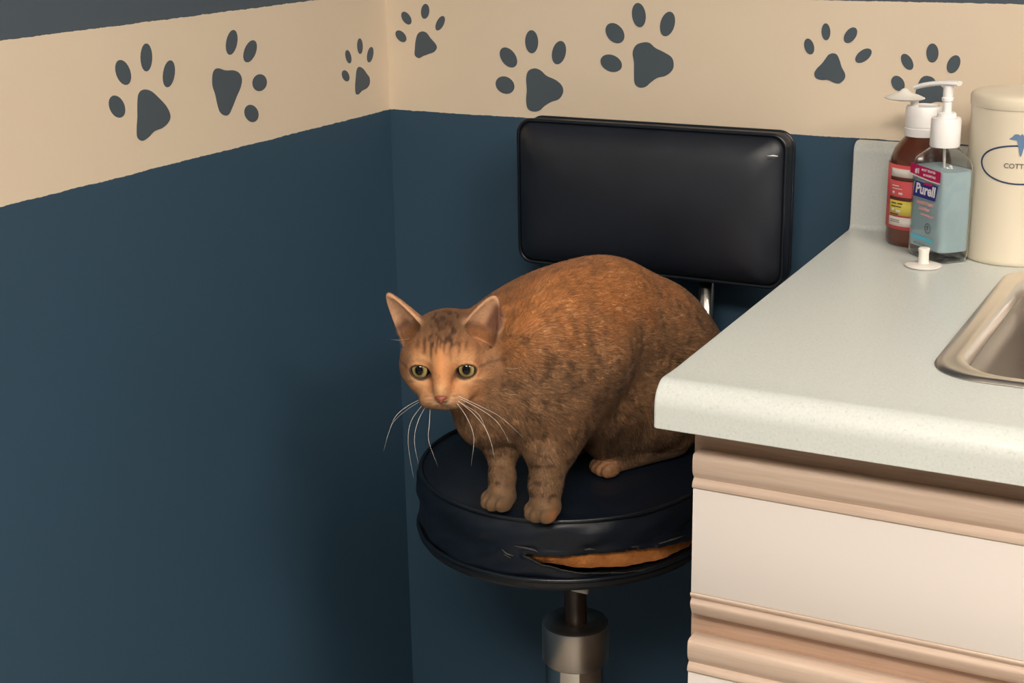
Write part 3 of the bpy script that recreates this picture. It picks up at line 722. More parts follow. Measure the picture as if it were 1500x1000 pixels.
# trunk
ell((.423, -.285, .834), (.112, .062, .078), frame((-.30, -.954, -.03)), .02)
ell((.452, -.190, .792), (.085, .063, .078), frame((-.35, -.93, .25)), .03)       # loin and rump
ell((.468, -.152, .755), (.060, .058, .070), FA, .03)
ell((.412, -.330, .815), (.078, .056, .082), frame((-.30, -.954, -.25)), .03)     # rib cage and chest
ell((.392, -.366, .773), (.040, .044, .046), FA, .025)
ell((.440, -.250, .744), (.085, .052, .042), FA, .03)                             # belly
ell(S(905, 630, -.250), (.040, .026, .034), FA, .03)
ell(S(902, 645, -.252), (.018, .014, .016), FA, .02)
ell(S(785, 452, -.295), (.050, .034, .032), FA, .04)
ell(S(735, 476, -.330), (.028, .028, .026), FA, .03)
# neck
cone((.404, -.330, .834), head_w((2, -4, -34)), .052, .034, .022)
ell(S(712, 600, -.385), (.034, .036, .042), FA, .025)
cone((.392, -.365, .775), head_w((8, -22, -14)), .040, .030, .025)
# haunches
for s, (hx_, hy_) in ((1, (.492, -.180)), (-1, (.425, -.150))):
    ell((hx_-.004, hy_, .735), (.070, .031, .058), frame((-.45, -.89, -.35)), .038)
    cone((hx_-.010, hy_-.042, .722), (hx_-.015, hy_+.030, .690), .032, .020, .02)
# left hind foot, flat on the seat
def zs(x, y): return SZ+.0045+seat_z(x-SC.x, y-SC.y)
toe = atZ(885, 690, .668); heel = atZ(985, 655, .676)
cone(heel+np.array([0, 0, .006]), toe+np.array([0.004, .012, .006]), .017, .0135, .012)
cone(heel+np.array([-.006, -.004, .02]), (.478, -.190, .712), .020, .030, .018)
fd = toe-heel; fd[2] = 0; fd /= np.linalg.norm(fd); fs_ = np.array([-fd[1], fd[0], 0])
for i, o_ in enumerate((-.0125, -.0042, .0042, .0125)):
    c_ = toe+fs_*o_+fd*(.004-abs(o_)*.35); c_[2] = zs(c_[0], c_[1])+.0075
    ell(c_, (.0118, .0056, .0087), frame(fd), .002)
# right hind foot (hidden side)
cone((.425, -.16, .672), (.382, -.235, .671), .016, .013, .012); cone((.425, -.16, .69), (.43, -.17, .72), .018, .03, .018)
# front legs
def foreleg(elbow, wrist, paw, r0, r1, sp=.0088):
    cone(elbow, wrist, r0, r1, .014)
    paw = np.array(paw, float); d = np.array([-.42, -.90, 0]); d /= np.linalg.norm(d); s_ = np.array([-d[1], d[0], 0])
    paw[2] = zs(paw[0], paw[1])+.0110
    cone(wrist, paw+np.array([0, 0, .006])-d*.002, r1, r1*.93, .010)
    ell(paw-d*.002, (.0165, .0168, .0118), frame(d), .008)
    for o_, f_ in ((-1.5, .004), (-.5, .0105), (.5, .0105), (1.5, .004)):
        c_ = paw+s_*o_*sp+d*f_; c_[2] = zs(c_[0], c_[1])+.0082
        ell(c_, (.0112, .0056, .0090), frame(d), .0016)
pawL = atZ(796, 746, .672); pawR = atZ(732, 729, .672)
shoulderL = S(808, 648, -.362)
cone((.440, -.325, .805), shoulderL, .044, .028, .020)
foreleg(shoulderL, S(799, 712, pawL[1]+.010), pawL, .0265, .0158)
foreleg(S(735, 658, -.375), S(736, 702, pawR[1]+.010), pawR, .0160, .0125)
cone((.385, -.335, .790), S(737, 645, -.370), .034, .018, .016)
# tail curled along the hidden side
cone((.505, -.100, .735), (.455, -.085+.0, .684), .013, .011, .012) if False else None

# head
hE((0, 8, -14), (45, 36, 44), 10)
hE((-25, -8, -2), (26, 24, 28), 12); hE((29, -13, -4), (28, 26, 30), 12)
hE((-27, -16, 10), (17, 15, 18), 12); hE((34, -20, 4), (19, 17, 20), 12)
hC((0, 14, 25), (0, -22, 44), 14.0, 9.0, 10)
hE((-20, 10, 19), (16, 12, 14), 9); hE((20, 10, 19), (16, 12, 14), 9)
hE((-20, -19, 22), (16, 11, 13), 9); hE((20, -19, 22), (16, 11, 13), 9)
hE((0, -32, 26), (25, 15, 20), 8)
hE((-11.5, -35, 36), (15, 10, 14), 5); hE((11.5, -35, 36), (15, 10, 14), 5)
hE((0, -43, 28), (12, 6, 11), 4)
for s in (-1, 1): hE((s*21, -25, 19), (13, 11, 13), 9)
hE((0, -28.5, 51), (6.5, 3.8, 4.5), 4)
# mouth crease and eye openings
hE((0, -41.5, 50), (11, .9, 8), 1.2, 'sub')
EYES = []
for s in (-1, 1):
    EYES.append(np.array([s*24.0, -5.5, 23.0]))
for s, ec in zip((-1, 1), EYES):
    hE(ec+np.array([s*.5, 0, -.5]), (14.0, 12.0, 11.8), 5)              # lid mass
for s, ec in zip((-1, 1), EYES):
    hE(ec+np.array([0, -1.0, 8.5]), (9.9, 6.5, 10), 1.2, 'sub', rz=s*.08)
    hE(ec+np.array([-s*9.0, -3.2, 8.0]), (4.0, 1.8, 6), 2.0, 'sub', rz=s*.5)
# ears: hollow cones
def ear(base, tip, facing, w, d, tipr=.10):
    base = np.array(base, float); tip = np.array(tip, float); ax = tip-base; Lh = np.linalg.norm(ax); ax /= Lh
    fc = np.array(facing, float); fc -= ax*(fc@ax); fc /= np.linalg.norm(fc); sd = np.cross(ax, fc)
    Bw = head_w(base); A = np.stack([sd, ax, fc])@HM
    def shape(x, y, z, sc, off):
        P = (x-Bw[0], y-Bw[1], z-Bw[2]); q = [sum(A[i][j]*P[j] for j in range(3))*1000 for i in range(3)]
        t = np.clip(q[1]/Lh, -.35, 1.0)
        prof_ = np.clip(1-t, 0, 2)**.54*(1-.12*t)
        wr = (w*prof_)*sc+.4; dr = (d*prof_)*sc+.4
        k0 = np.sqrt((q[0]/wr)**2+((q[2]-off-q[1]*.0)/dr)**2); dd = (k0-1)*np.minimum(wr, dr)
        return np.maximum(np.maximum(dd, q[1]-Lh*sc**.3), -Lh*.35-q[1])/1000
    ext = np.full(3, (Lh+w)/1000)
    apply(lambda x, y, z: shape(x, y, z, 1, 0), Bw-ext, Bw+ext, .0032)
    apply(lambda x, y, z: shape(x, y, z, .86, d*.40), Bw-ext, Bw+ext, .0018, 'sub')
for b_, t_, f_, w_, d_ in EARS: ear(b_, t_, f_, w_, d_)
# keep the cat above the seat
D = np.maximum(D, (zs(GX[:, None], GY[None, :])[:, :, None]+.0006-GZ[None, None, :]).astype(np.float32))

def surface_nets(D, gx, gy, gz):
    s = D < 0
    c = s[:-1, :-1, :-1].astype(np.int8)
    tot = np.zeros(c.shape, np.int8)
    for a in (0, 1):
        for b in (0, 1):
            for e in (0, 1):
                tot += s[a:a+c.shape[0], b:b+c.shape[1], e:e+c.shape[2]]
    act = (tot > 0) & (tot < 8); I, J, K = np.nonzero(act)
    idx = np.full(c.shape, -1, np.int64); idx[I, J, K] = np.arange(len(I))
    acc = np.zeros((len(I), 3)); cnt = np.zeros(len(I))
    cs = [(a, b, e) for a in (0, 1) for b in (0, 1) for e in (0, 1)]
    X = [gx, gy, gz]
    for p in cs:
        for ax in range(3):
            if p[ax]: continue
            q = list(p); q[ax] = 1
            d0 = D[I+p[0], J+p[1], K+p[2]]; d1 = D[I+q[0], J+q[1], K+q[2]]
            m = (d0 < 0) != (d1 < 0); t = np.where(m, d0/(d0-d1+1e-20), 0)
            P0 = [gx[I+p[0]], gy[J+p[1]], gz[K+p[2]]]; P1 = [gx[I+q[0]], gy[J+q[1]], gz[K+q[2]]]
            for k in range(3): acc[:, k] += np.where(m, P0[k]+(P1[k]-P0[k])*t, 0)
            cnt += m
    V = acc/cnt[:, None]; F = []
    for ax in range(3):
        sh = [slice(1, -1)]*3; sh[ax] = slice(0, -1)
        n_ = D.shape
        a0 = s[tuple(slice(0, -1) if k == ax else slice(1, -1) for k in range(3))]; a1 = s[tuple(slice(1, None) if k == ax else slice(1, -1) for k in range(3))]
        ii = np.array(np.nonzero(a0 != a1)).T
        g = ii.copy()
        for k in range(3):
            if k != ax: g[:, k] += 1
        b_, c_ = (ax+1) % 3, (ax+2) % 3
        def cell(db, dc):
            h = g.copy(); h[:, b_] += db; h[:, c_] += dc; return idx[h[:, 0], h[:, 1], h[:, 2]]
        q = np.stack([cell(-1, -1), cell(0, -1), cell(0, 0), cell(-1, 0)], 1)
        fl_ = a0[ii[:, 0], ii[:, 1], ii[:, 2]]
        q[~fl_] = q[~fl_][:, ::-1]; F.append(q)
    return V, np.concatenate(F)
V, F = surface_nets(D, GX.astype(float), GY.astype(float), GZ.astype(float))
del D
def smooth_mesh(V, F, it, lam=.5):
    E_ = np.concatenate([F[:, [0, 1]], F[:, [1, 2]], F[:, [2, 3]], F[:, [3, 0]]]); n_ = len(V)
    for _ in range(it):
        S_ = np.zeros_like(V); C_ = np.zeros(n_)
        for a, b in ((0, 1), (1, 0)):
            for k in range(3): S_[:, k] += np.bincount(E_[:, a], V[E_[:, b], k], n_)
            C_ += np.bincount(E_[:, a], minlength=n_)
        V = V*(1-lam)+lam*S_/C_[:, None]
    return V
V = smooth_mesh(V, F, 2, .5)
def vnormals(V, F):
    N_ = np.cross(V[F[:, 2]]-V[F[:, 0]], V[F[:, 3]]-V[F[:, 1]]); out = np.zeros_like(V)
    for j in range(4):
        for k in range(3): out[:, k] += np.bincount(F[:, j], N_[:, k], len(V))
    return out/(np.linalg.norm(out, axis=1)[:, None]+1e-12), N_
VN, FN = vnormals(V, F)
# keep only the main piece
def main_piece(V, F):
    lab = np.arange(len(V))
    E_ = np.concatenate([F[:, [0, 1]], F[:, [1, 2]], F[:, [2, 3]]])
    while True:
        m = np.minimum(lab[E_[:, 0]], lab[E_[:, 1]]); new = lab.copy(); np.minimum.at(new, E_[:, 0], m); np.minimum.at(new, E_[:, 1], m); new = new[new]
        if (new == lab).all(): break
        lab = new
    u_, c_ = np.unique(lab, return_counts=True); k = lab == u_[c_.argmax()]
    mp = np.cumsum(k)-1; return V[k], mp[F[k[F[:, 0]]]]
V, F = main_piece(V, F); VN, FN = vnormals(V, F)
print('cat body', V.shape, F.shape)

def sst(a, b, x): t = np.clip((x-a)/(b-a), 0, 1); return t*t*(3-2*t)
def lerp(c, d, w): return c*(1-w[:, None])+np.array(d)*w[:, None]
PAWC = [pawL, pawR]
def fur_colour(P, N):
    n1 = vnoise(P, 45, 1); n2 = vnoise(P, 140, 2); n3 = vnoise(P, 420, 3)
    # streaky noise running across the body (vertical mackerel breaks)
    t_ = P@np.array([-.30, -.954, 0.])
    Q = np.stack([t_*1.0, P[:, 2]*.28, (P@np.array([.954, -.3, 0]))*.28], 1)
    st = vnoise(Q+.02*np.stack([n1, n1, n1], 1), 165, 5); st2 = vnoise(Q, 430, 6)
    C_ = np.tile(np.array([.172, .100, .054]), (len(P), 1))
    up = sst(.795, .893, P[:, 2]+.030*(n1-.5)+.030*(vnoise(P, 18, 9)-.5))
    C_ = lerp(C_, (.300, .125, .040), up*.95)
    belly = sst(.76, .70, P[:, 2]); C_ = lerp(C_, (.235, .145, .085), belly*.6)
    dark = sst(.52, .74, st*.48+st2*.40+n2*.20); C_ = lerp(C_, (.050, .027, .014), dark*(.80-.35*up))
    ltk = sst(.55, .80, st2*.5+n3*.5)*(1-.6*dark); C_ = lerp(C_, (.44, .26, .13), ltk*.55)
    # rear grows darker and greyer in broken patches
    rear = sst(-.20, -.12, P[:, 1]); C_ = lerp(C_, (.16, .078, .038), rear*.45*sst(.35, .7, n1))
    # legs: bars, pale toes
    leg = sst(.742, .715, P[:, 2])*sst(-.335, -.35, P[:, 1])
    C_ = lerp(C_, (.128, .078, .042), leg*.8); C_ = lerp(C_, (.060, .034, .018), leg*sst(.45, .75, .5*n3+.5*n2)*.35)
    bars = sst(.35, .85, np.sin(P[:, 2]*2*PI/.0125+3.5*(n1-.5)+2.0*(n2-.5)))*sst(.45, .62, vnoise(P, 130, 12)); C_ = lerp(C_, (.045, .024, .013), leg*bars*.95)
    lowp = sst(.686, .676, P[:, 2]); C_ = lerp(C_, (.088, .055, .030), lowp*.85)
    w = np.exp(-(((P-(pawL+np.array([.017, -.010, -.005])))/np.array([.0065, .008, .010]))**2).sum(1)); C_ = lerp(C_, (.33, .15, .06), w*.8)
    for pc in PAWC:                                # dark patch on top of each paw
        w = np.exp(-(((P-(pc+np.array([-.002, .004, .014])))/np.array([.010, .008, .010]))**2).sum(1)); C_ = lerp(C_, (.035, .020, .012), w*.7)
    w = np.exp(-(((P-(toe+np.array([.004, -.006, .0])))/np.array([.020, .020, .012]))**2).sum(1)); C_ = lerp(C_, (.34, .165, .075), w*.75)
    # ---------------- head
    H = to_head(P); x, y, z = H[:, 0], H[:, 1], H[:, 2]
    hw = sst(62, 42, np.sqrt((x/1.1)**2+((y+2)/1.05)**2+((z-6)/1.0)**2))*sst(-30, -8, z+.25*np.maximum(0, -y))
    HC = np.tile(np.array([.33, .165, .075]), (len(P), 1))
    HC = lerp(HC, (.135, .075, .040), sst(14, 38, y+6*(n1-.5))*.88)              # crown
    HC = lerp(HC, (.19, .105, .056), sst(30, 50, np.abs(x))*.75)
    wob = (n2-.5)*3.0
    def stripe(xc, hw_, y0, y1, a=.75):
        return np.exp(-((np.abs(x)-xc+wob*.7)/hw_)**2)*sst(y0, y0+6, y)*sst(y1, y1-8, y)*a*sst(-5, 8, z)
    brk = sst(.25, .6, vnoise(P, 170, 21))
    for xc, w_, y0, y1, a in ((4.0, 1.5, 12, 46, .85), (10, 1.8, 4, 40, .95), (17.5, 2.0, 10, 34, .85), (0, 2.8, 28, 54, .95), (8, 2.8, 32, 52, .9), (25, 2.0, 14, 30, .6)):
        HC = lerp(HC, (.050, .022, .010), stripe(xc, w_, y0, y1, a)*(.4+.6*brk))
    spt = sst(.50, .66, vnoise(np.stack([x*1.6, y*.8, z*.8], 1)/1000, 230, 41))*sst(19, 12, np.abs(x-1))*sst(18, 24, y)*sst(50, 44, y); HC = lerp(HC, (.040, .018, .009), spt*.85)
    HC = lerp(HC, (.50, .22, .085), np.exp(-((x/5)**2+((y-4)/16)**2))*sst(10, 20, z)*.55)     # orange blaze
    for s in (-1, 1):
        dx = x-s*24; HC = lerp(HC, (.54, .34, .185), np.exp(-((dx/13)**2+((y-7.5+wob)/4.5)**2))*sst(0, 14, z)*.70)   # above the eye
        HC = lerp(HC, (.50, .31, .17), np.exp(-(((dx-s*3)/16)**2+((y+15+wob)/6)**2))*sst(0, 12, z)*.70)
        HC = lerp(HC, (.36, .14, .048), np.exp(-(((x-s*11)/4)**2+((y+14)/9)**2))*sst(20, 30, z)*.75)            # beside the bridge
        # cheek lines
        HC = lerp(HC, (.085, .045, .024), np.exp(-((y+3.5-.10*(np.abs(x)-36)+wob*.4)/1.5)**2)*sst(33, 39, s*x)*sst(66, 52, s*x)*.75)
        HC = lerp(HC, (.11, .060, .032), np.exp(-((y+17+.25*(np.abs(x)-30)+wob)/1.8)**2)*sst(26, 34, s*x)*sst(60, 46, s*x)*.5)
    HC = lerp(HC, (.56, .33, .175), np.exp(-((x/4.6)**2+((y+18)/7)**2))*sst(30, 40, z)*.80)        # nose bridge
    muz = np.exp(-((x/17)**2+((y+37)/9)**2))*sst(22, 34, z); HC = lerp(HC, (.68, .50, .33), muz*.85)
    for s in (-1, 1):
        for r_ in range(3):
            HC = lerp(HC, (.16, .07, .030), np.exp(-((y+27.5+r_*3.4+.10*(s*x-12))/.75)**2)*sst(8, 11, s*x)*sst(21, 16, s*x)*sst(28, 36, z)*.65)
    HC = lerp(HC, (.06, .03, .018), np.exp(-((y+37.2)/.9)**2)*sst(13, 9, np.abs(x))*sst(34, 40, z)*.8)
    n5 = vnoise(P, 900, 31); HC = lerp(HC, (.075, .036, .018), sst(.42, .8, n3*.4+n2*.3+n5*.3)*.40)
    for s, ec in zip((-1, 1), EYES):                # dark lid line and tear corner
        a_ = s*.16; dx, dy = x-ec[0], y-ec[1]; u_ = dx*math.cos(a_)+dy*math.sin(a_); v_ = -dx*math.sin(a_)+dy*math.cos(a_)
        q_ = np.sqrt((u_/11.2)**2+((v_+1.0)/8.0)**2); rimw = sst(1.10, 1.00, q_)*sst(8, 16, z); HC = lerp(HC, (.018, .011, .008), rimw*.95)
        tc = np.exp(-(((x-(ec[0]-s*11))/3.0)**2+((y-(ec[1]-5.5))/3.8)**2))*sst(15, 22, z); HC = lerp(HC, (.05, .024, .013), tc*.85)
    C_ = C_*(1-hw[:, None])+HC*hw[:, None]
    # ears
    for b_, tp, s, fcv in [(np.array(e[0], float), np.array(e[1], float), sg, np.array(e[2], float)) for e, sg in zip(EARS, (-1, 1))]:
        ax = tp-b_; L_ = np.linalg.norm(ax); ax = ax/L_; q = H-b_; t = (q@ax)/L_; rad = np.linalg.norm(q-np.outer(q@ax, ax), axis=1)
        fcn = fcv-ax*(fcv@ax); fcn /= np.linalg.norm(fcn); off = q@fcn
        on = sst(-.05, .2, t)*sst(1.2, 1.05, t)*sst(23*(1.15-.6*t), 19*(1.15-.6*t), rad)*sst(-15, -11, off); nf = (N@HM.T)@fcn
        inner = sst(-.1, .3, nf)*sst(9.5, 5, off)
        C_ = C_*(1-(on*.8)[:, None])+np.array((.23, .125, .065))*(on*.8)[:, None]
        C_ = C_*(1-(on*inner)[:, None])+np.array((.36, .22, .14))*(on*inner)[:, None]
        sdv = np.cross(ax, fcn); si = (q@sdv)
        dk = on*inner*(sst(.42, .12, t)*sst(-2, 6, si*s) if s < 0 else sst(.95, .7, t)*sst(-1, 6, si))
        C_ = C_*(1-(dk*.85)[:, None])+np.array((.085, .032, .022))*(dk*.85)[:, None]
        ed = on*sst(3.5, 8.5, off)*.35; C_ = C_*(1-ed[:, None])+np.array((.50, .33, .2))*ed[:, None]
    j = .90+.20*n3; C_ = np.clip(C_*j[:, None], 0, 1); return np.clip(C_*np.array([1.60, 1.47, 1.33]), 0, .80)
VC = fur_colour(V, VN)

# fur strands grown on the same mesh
def flow(P):
    H = to_head(P)
    f_ = np.tile(np.array([.30, .954, -.25]), (len(P), 1))
    low = sst(.80, .70, P[:, 2]); f_ = f_*(1-low[:, None])+np.array([.10, .25, -1.])*low[:, None]
    hd_ = sst(72, 48, np.linalg.norm(H*np.array([1, 1, .9]), axis=1))
    g_ = (H-np.array([0, -22, 46])); g_ /= np.linalg.norm(g_, axis=1)[:, None]+1e-9; g_ = g_@HM
    return f_*(1-hd_[:, None])+g_*hd_[:, None], hd_
tri_a = np.linalg.norm(FN, axis=1)*.5
Pc = V[F].mean(1)
_, hdc = flow(Pc)
dens = tri_a*(1+2.2*hdc)
NS = 360000
pk = RNG.choice(len(F), NS, p=dens/dens.sum())
uv = RNG.random((NS, 2)); w4 = np.stack([(1-uv[:, 0])*(1-uv[:, 1]), uv[:, 0]*(1-uv[:, 1]), uv[:, 0]*uv[:, 1], (1-uv[:, 0])*uv[:, 1]], 1)
R0 = (V[F[pk]]*w4[..., None]).sum(1); RN = (VN[F[pk]]*w4[..., None]).sum(1); RN /= np.linalg.norm(RN, axis=1)[:, None]
HH = to_head(R0)
fl_, hd_ = flow(R0)
keep = R0[:, 2] > zs(R0[:, 0], R0[:, 1])+.003
for s, ec in zip((-1, 1), EYES):
    q_ = np.sqrt(((HH[:, 0]-ec[0])/12.2)**2+((HH[:, 1]-ec[1])/9.6)**2); keep &= ~((q_ < 1) & (HH[:, 2] > 10))
keep &= ~((np.abs(HH[:, 0]) < 7) & (HH[:, 1] < -20) & (HH[:, 1] > -30) & (HH[:, 2] > 46))
R0, RN, fl_, hd_, HH = R0[keep], RN[keep], fl_[keep], hd_[keep], HH[keep]
ns = len(R0)
tg = fl_-RN*(fl_*RN).sum(1)[:, None]; tg /= np.linalg.norm(tg, axis=1)[:, None]+1e-9
jit = RNG.normal(0, 1, (ns, 3)); tg = tg+jit*.22; tg -= RN*(tg*RN).sum(1)[:, None]; tg /= np.linalg.norm(tg, axis=1)[:, None]
Lf = (.0075*(1-hd_)+.0042*hd_)
face = sst(25, 40, HH[:, 2]+.0*HH[:, 0])*hd_; Lf = Lf*(1-face)+.0020*face
legs = sst(.735, .70, R0[:, 2])*sst(-.34, -.355, R0[:, 1]); Lf = Lf*(1-legs*.35)
bel = sst(.76, .735, R0[:, 2])*(1-legs)*(R0[:, 1] > -.33); Lf = Lf*(1+.9*bel)
lowz = sst(.695, .68, R0[:, 2]); Lf = Lf*(1-lowz*.70)
earw = np.zeros(ns)
for b_, tp in [(e[0], e[1]) for e in EARS]:
    b_ = np.array(b_, float); ax = np.array(tp)-b_; L_ = np.linalg.norm(ax); ax /= L_; q = HH-b_; t = (q@ax)/L_; rad = np.linalg.norm(q-np.outer(q@ax, ax), axis=1)
    earw = np.maximum(earw, sst(.05, .25, t)*(rad < 22))
Lf = Lf*(1-.65*earw)
Lf = Lf*(.65+.6*RNG.random(ns))
lift = (.14+.22*RNG.random(ns))
d1 = tg*(1-lift)[:, None]+RN*lift[:, None]; d2 = tg*(1-lift*.45)[:, None]+RN*(lift*.45)[:, None]
P1 = R0+d1*(Lf*.5)[:, None]-RN*.0003; P2 = P1+d2*(Lf*.5)[:, None]; R0b = R0-RN*.0006
ok = (P2[:, 2] > zs(P2[:, 0], P2[:, 1])+.0012) & (P1[:, 2] > zs(P1[:, 0], P1[:, 1])+.0012) & ((P2[:, 1] < -.076) & ((P2[:, 2] < .842) | (P2[:, 1] < -.118)))
R0, RN, R0b, P1, P2, tg, hd_ = R0[ok], RN[ok], R0b[ok], P1[ok], P2[ok], tg[ok], hd_[ok]; ns = len(R0)
sdv = np.cross(tg, RN); wd = .00010+.00005*(1-hd_)
vv = []
for base_, sc_w in ((R0b, 1.), (P1, .75)):
    for a in (0, 2*PI/3, 4*PI/3):
        vv.append(base_+(sdv*math.cos(a)+RN*math.sin(a))*(wd*sc_w)[:, None])
vv.append(P2)
SV = np.stack(vv, 1).reshape(-1, 3)               # ns*7
base_i = (np.arange(ns)*7)[:, None]
quads = np.concatenate([base_i+np.array([[i, (i+1) % 3, 3+(i+1) % 3, 3+i]]) for i in range(3)])
tris = np.concatenate([base_i+np.array([[3+i, 3+(i+1) % 3, 6]]) for i in range(3)])
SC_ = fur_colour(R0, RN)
tk = RNG.random(ns); SC_ = SC_*(.72+.56*RNG.random(ns)+.75*(tk > .95)*(1-.6*hd_)-.50*(tk < .14)*(1-.45*hd_))[:, None]
SCv = np.repeat(SC_, 7, axis=0); SCv[6::7] *= 1.12; SNv = np.repeat(RN, 7, axis=0)
AV = np.concatenate([V, SV]); AC = np.concatenate([VC, np.clip(SCv, 0, 1)]); AN = np.concatenate([VN, SNv])
off = len(V)
loops = np.concatenate([F.ravel(), (quads+off).ravel(), (tris+off).ravel()]).astype(np.int32)
nq, nt = len(F)+len(quads), len(tris)
starts = np.concatenate([np.arange(nq)*4, nq*4+np.arange(nt)*3]).astype(np.int32)
cat = empty('cat', (.40, -.25, .665), label='orange and brown tabby cat crouching on the round stool seat, looking down', cat='cat')
CL = np.array(cat.location)
me = bpy.data.meshes.new('body'); me.vertices.add(len(AV)); me.vertices.foreach_set('co', (AV-CL).astype(np.float32).ravel())
me.loops.add(len(loops)); me.loops.foreach_set('vertex_index', loops)
me.polygons.add(nq+nt); me.polygons.foreach_set('loop_start', starts)
me.update(calc_edges=True); me.validate()
ca_ = me.color_attributes.new('fur', 'FLOAT_COLOR', 'POINT'); ca_.data.foreach_set('color', np.concatenate([AC, np.ones((len(AC), 1))], 1).astype(np.float32).ravel())
me.polygons.foreach_set('use_smooth', np.ones(len(me.polygons), bool))
n = NT('tabby_fur'); at_ = n.add('ShaderNodeAttribute'); at_.attribute_name = 'fur'
n.L(at_.outputs['Color'], n.b.inputs['Base Color']); n.set(Roughness=.62); n.b.inputs['Specular IOR Level'].default_value = .25
n.b.inputs['Sheen Weight'].default_value = .08; M_FUR = n.m
link('body', me, M_FUR, cat, False).data.update()
me.polygons.foreach_set('use_smooth', np.ones(len(me.polygons), bool))

# eyes
def eye_mat():
    n = NT('cat_eye'); ln = n.add('ShaderNodeVectorMath'); ln.operation = 'NORMALIZE'; n.L(n.obj(), ln.inputs[0])
    sp_ = n.add('ShaderNodeSeparateXYZ'); n.L(ln.outputs[0], sp_.inputs[0])
    r = n.math('SQRT', n.math('ADD', n.math('POWER', n.math('MULTIPLY', sp_.outputs['X'], 1.22), 2), n.math('POWER', sp_.outputs['Y'], 2)))
    ns_ = n.noise(9, 3, .6, ln.outputs[0]); rr = n.math('ADD', r, n.math('MULTIPLY', n.math('SUBTRACT', ns_, .5), .05))
    c = n.ramp(rr, [(.0, (.003, .003, .003)), (.45, (.003, .003, .003)), (.49, (.12, .09, .03)), (.62, (.30, .23, .085)), (.80, (.44, .36, .17)), (.88, (.22, .17, .07)), (.93, (.012, .009, .007))])
    n.base(c).set(Roughness=.06); n.b.inputs['Specular IOR Level'].default_value = .35; return n.m
M_EYE = eye_mat()
def hmat(p, zdir=None):
    z_ = hz if zdir is None else zdir/np.linalg.norm(zdir); x_ = np.cross(hy, z_); x_ /= np.linalg.norm(x_); y_ = np.cross(z_, x_)
    m = Matrix.Identity(4); W_ = head_w(p)-CL
    for i in range(3): m[i][0], m[i][1], m[i][2], m[i][3] = x_[i], y_[i], z_[i], W_[i]
    return m
for s, ec in zip((-1, 1), EYES):
    bm = bmesh.new(); bmesh.ops.create_uvsphere(bm, u_segments=48, v_segments=32, radius=.0108)
    o = bm_obj('eye', bm, M_EYE, cat)
    o.matrix_local = hmat(ec+np.array([s*.2, -.2, -.2]), hz*.95+vd*.30+np.array([-.05, 0, 0.06])-hx*s*-.06)
# nose leather
bm = bmesh.new(); bmesh.ops.create_uvsphere(bm, u_segments=40, v_segments=28, radius=1)
for v in bm.verts:
    x, y, z = v.co; wdt = 6.6*(.62+.38*max(-1, min(1, (y+.2)*1.1)))
    v.co = Vector((x*wdt*1.25, y*4.7-.3*(1-abs(x)), z*3.6-(abs(x)**2)*1.4))/1000
    for s in (-1, 1):
        q = ((v.co.x*1000-s*4.0)/1.5)**2+((v.co.y*1000+.8)/1.2)**2
        v.co.z -= .0016*math.exp(-q)
n = NT('nose_leather'); n.base(n.ramp(n.noise(900, 3), [(.3, (.21, .050, .026)), (.7, (.31, .085, .045))])).set(Roughness=.45); n.bump(n.noise(2500, 2), .3, .0003)
o = bm_obj('nose', bm, n.m, cat); o.matrix_local = hmat((0, -28.6, 53.2))
# whiskers: start on the muzzle pads, end points follow the photograph
WH = M_WHK = plain('whisker', (.80, .74, .66), .35)
def whisker(p0, pxs, ys, r=.00032):
    P0 = head_w(p0); pts = [P0]+[atY(px, py, yy) for (px, py), yy in zip(pxs, ys)]
    out = []; N_ = len(pts)
    for i in range(N_-1):
        a = pts[max(i-1, 0)]; b = pts[i]; c = pts[i+1]; d = pts[min(i+2, N_-1)]
        for k in range(8):
            t = k/8; out.append(.5*((2*b)+(-a+c)*t+(2*a-5*b+4*c-d)*t*t+(-a+3*b-3*c+d)*t**3))
    out.append(pts[-1]); n_ = len(out)
    tube('whisker', [Vector(p-CL) for p in out], [r*.8*(1-.85*(i/(n_-1))**1.5) for i in range(n_)], WH, cat, 6)
yh = float(head_w((0, -32, 46))[1])
L_, R_ = (-16, -31, 44), (16, -31, 44)
whisker((-15, -28, 44), [(598, 594), (578, 612), (566, 645)], [yh, yh-.01, yh-.02])
whisker((-15, -31, 44), [(603, 615), (598, 650), (606, 700)], [yh, yh-.01, yh-.02])
whisker((-14, -33, 45), [(613, 615), (607, 645), (613, 680)], [yh-.005, yh-.015, yh-.025])
whisker((-13, -35, 45), [(629, 620), (628, 645), (641, 682)], [yh-.005, yh-.015, yh-.025])
whisker((-15, -29, 44), [(596, 600), (574, 622), (562, 660)], [yh+.005, yh, yh-.01], .00024)
whisker((15, -28, 44), [(708, 597), (735, 612), (766, 640)], [yh, yh-.01, yh-.02])
whisker((15, -30, 44), [(705, 600), (730, 620), (748, 652)], [yh, yh-.01, yh-.025])
whisker((14, -32, 45), [(695, 607), (715, 635), (725, 672)], [yh-.01, yh-.02, yh-.03])
whisker((13, -34, 45), [(683, 610), (694, 640), (690, 682)], [yh-.01, yh-.02, yh-.03])
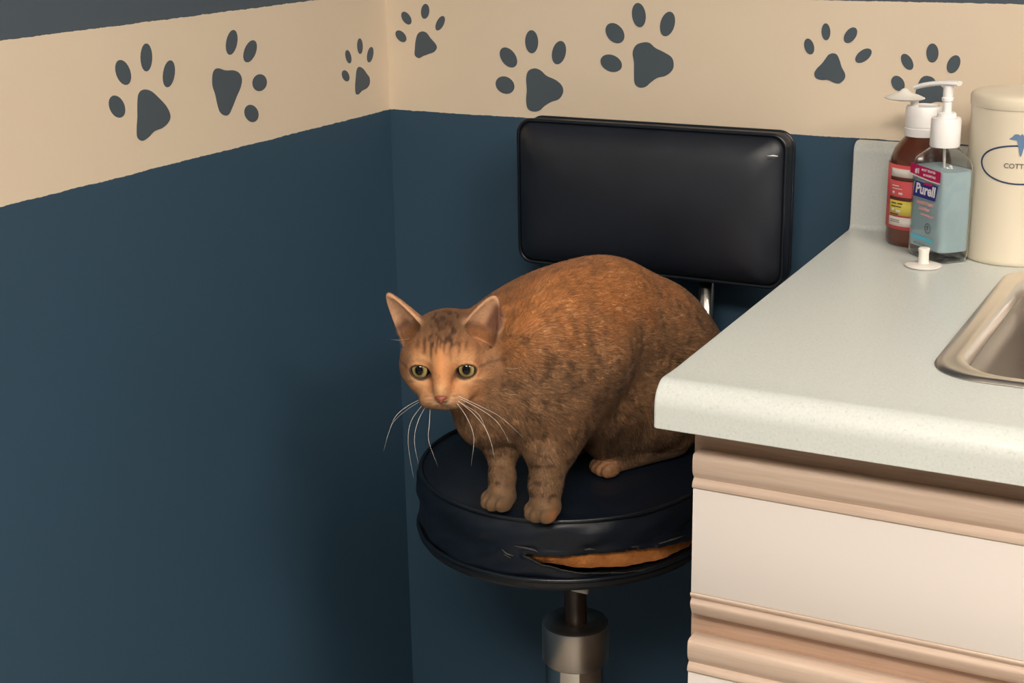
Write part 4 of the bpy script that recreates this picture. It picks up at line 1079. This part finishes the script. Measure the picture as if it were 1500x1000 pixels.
whisker((14, -33, 45), [(700, 606), (712, 630), (722, 655)], [yh-.012, yh-.022, yh-.03], .00024)
whisker((54, -14, 0), [(748, 540), (764, 538)], [yh+.022, yh+.015], .0003)
whisker((54, -40, 0), [(745, 577), (757, 578)], [yh+.03, yh+.022], .0003)
whisker((-36, 24, 14), [(585, 498), (572, 497)], [yh+.03, yh+.02], .00022)
# dark claws' tips between toes
for pc in PAWC: pass

# ------------------------------------------------------------------ lights
def troffer(name, x, y, w, h, power, label, colr=(1.0, .90, .79)):
    t = empty(name, (x, y, RZ), label=label, cat='ceiling light', group='fluorescent ceiling lights')
    bm = bmesh.new()
    for lo, hi in (((-w/2-.03, -h/2-.03, -.02), (w/2+.03, -h/2, -.0005)), ((-w/2-.03, h/2, -.02), (w/2+.03, h/2+.03, -.0005)), ((-w/2-.03, -h/2, -.02), (-w/2, h/2, -.0005)), ((w/2, -h/2, -.02), (w/2+.03, h/2, -.0005))):
        b = box_bm(lo, hi); m_ = bpy.data.meshes.new('t'); b.to_mesh(m_); b.free(); bm.from_mesh(m_); bpy.data.meshes.remove(m_)
    bm_obj('frame', bm, M_CEIL, t, False)
    e = NT('light_diffuser'); e.base((.8, .8, .8)); e.b.inputs['Emission Color'].default_value = (*colr, 1); e.b.inputs['Emission Strength'].default_value = power
    box('diffuser', (-w/2, -h/2, -.014), (w/2, h/2, -.010), e.m, t)
troffer('ceiling_light', 2.05, -1.25, 1.2, .6, 14, 'rectangular ceiling light above the middle of the counter run')
troffer('ceiling_light', 3.3, -2.1, 1.2, .6, 34, 'rectangular ceiling light in the far right of the room')
troffer('ceiling_light', 1.25, -2.75, 1.2, .6, 38, 'rectangular ceiling light behind the viewer')
w = bpy.data.worlds.new('world'); scene.world = w; w.use_nodes = True; w.node_tree.nodes['Background'].inputs[0].default_value = (.02, .018, .015, 1)

scene.view_settings.view_transform = 'Standard'; scene.view_settings.look = 'None'; scene.view_settings.gamma = 1; scene.view_settings.exposure = .08
scene.view_settings.use_curve_mapping = False
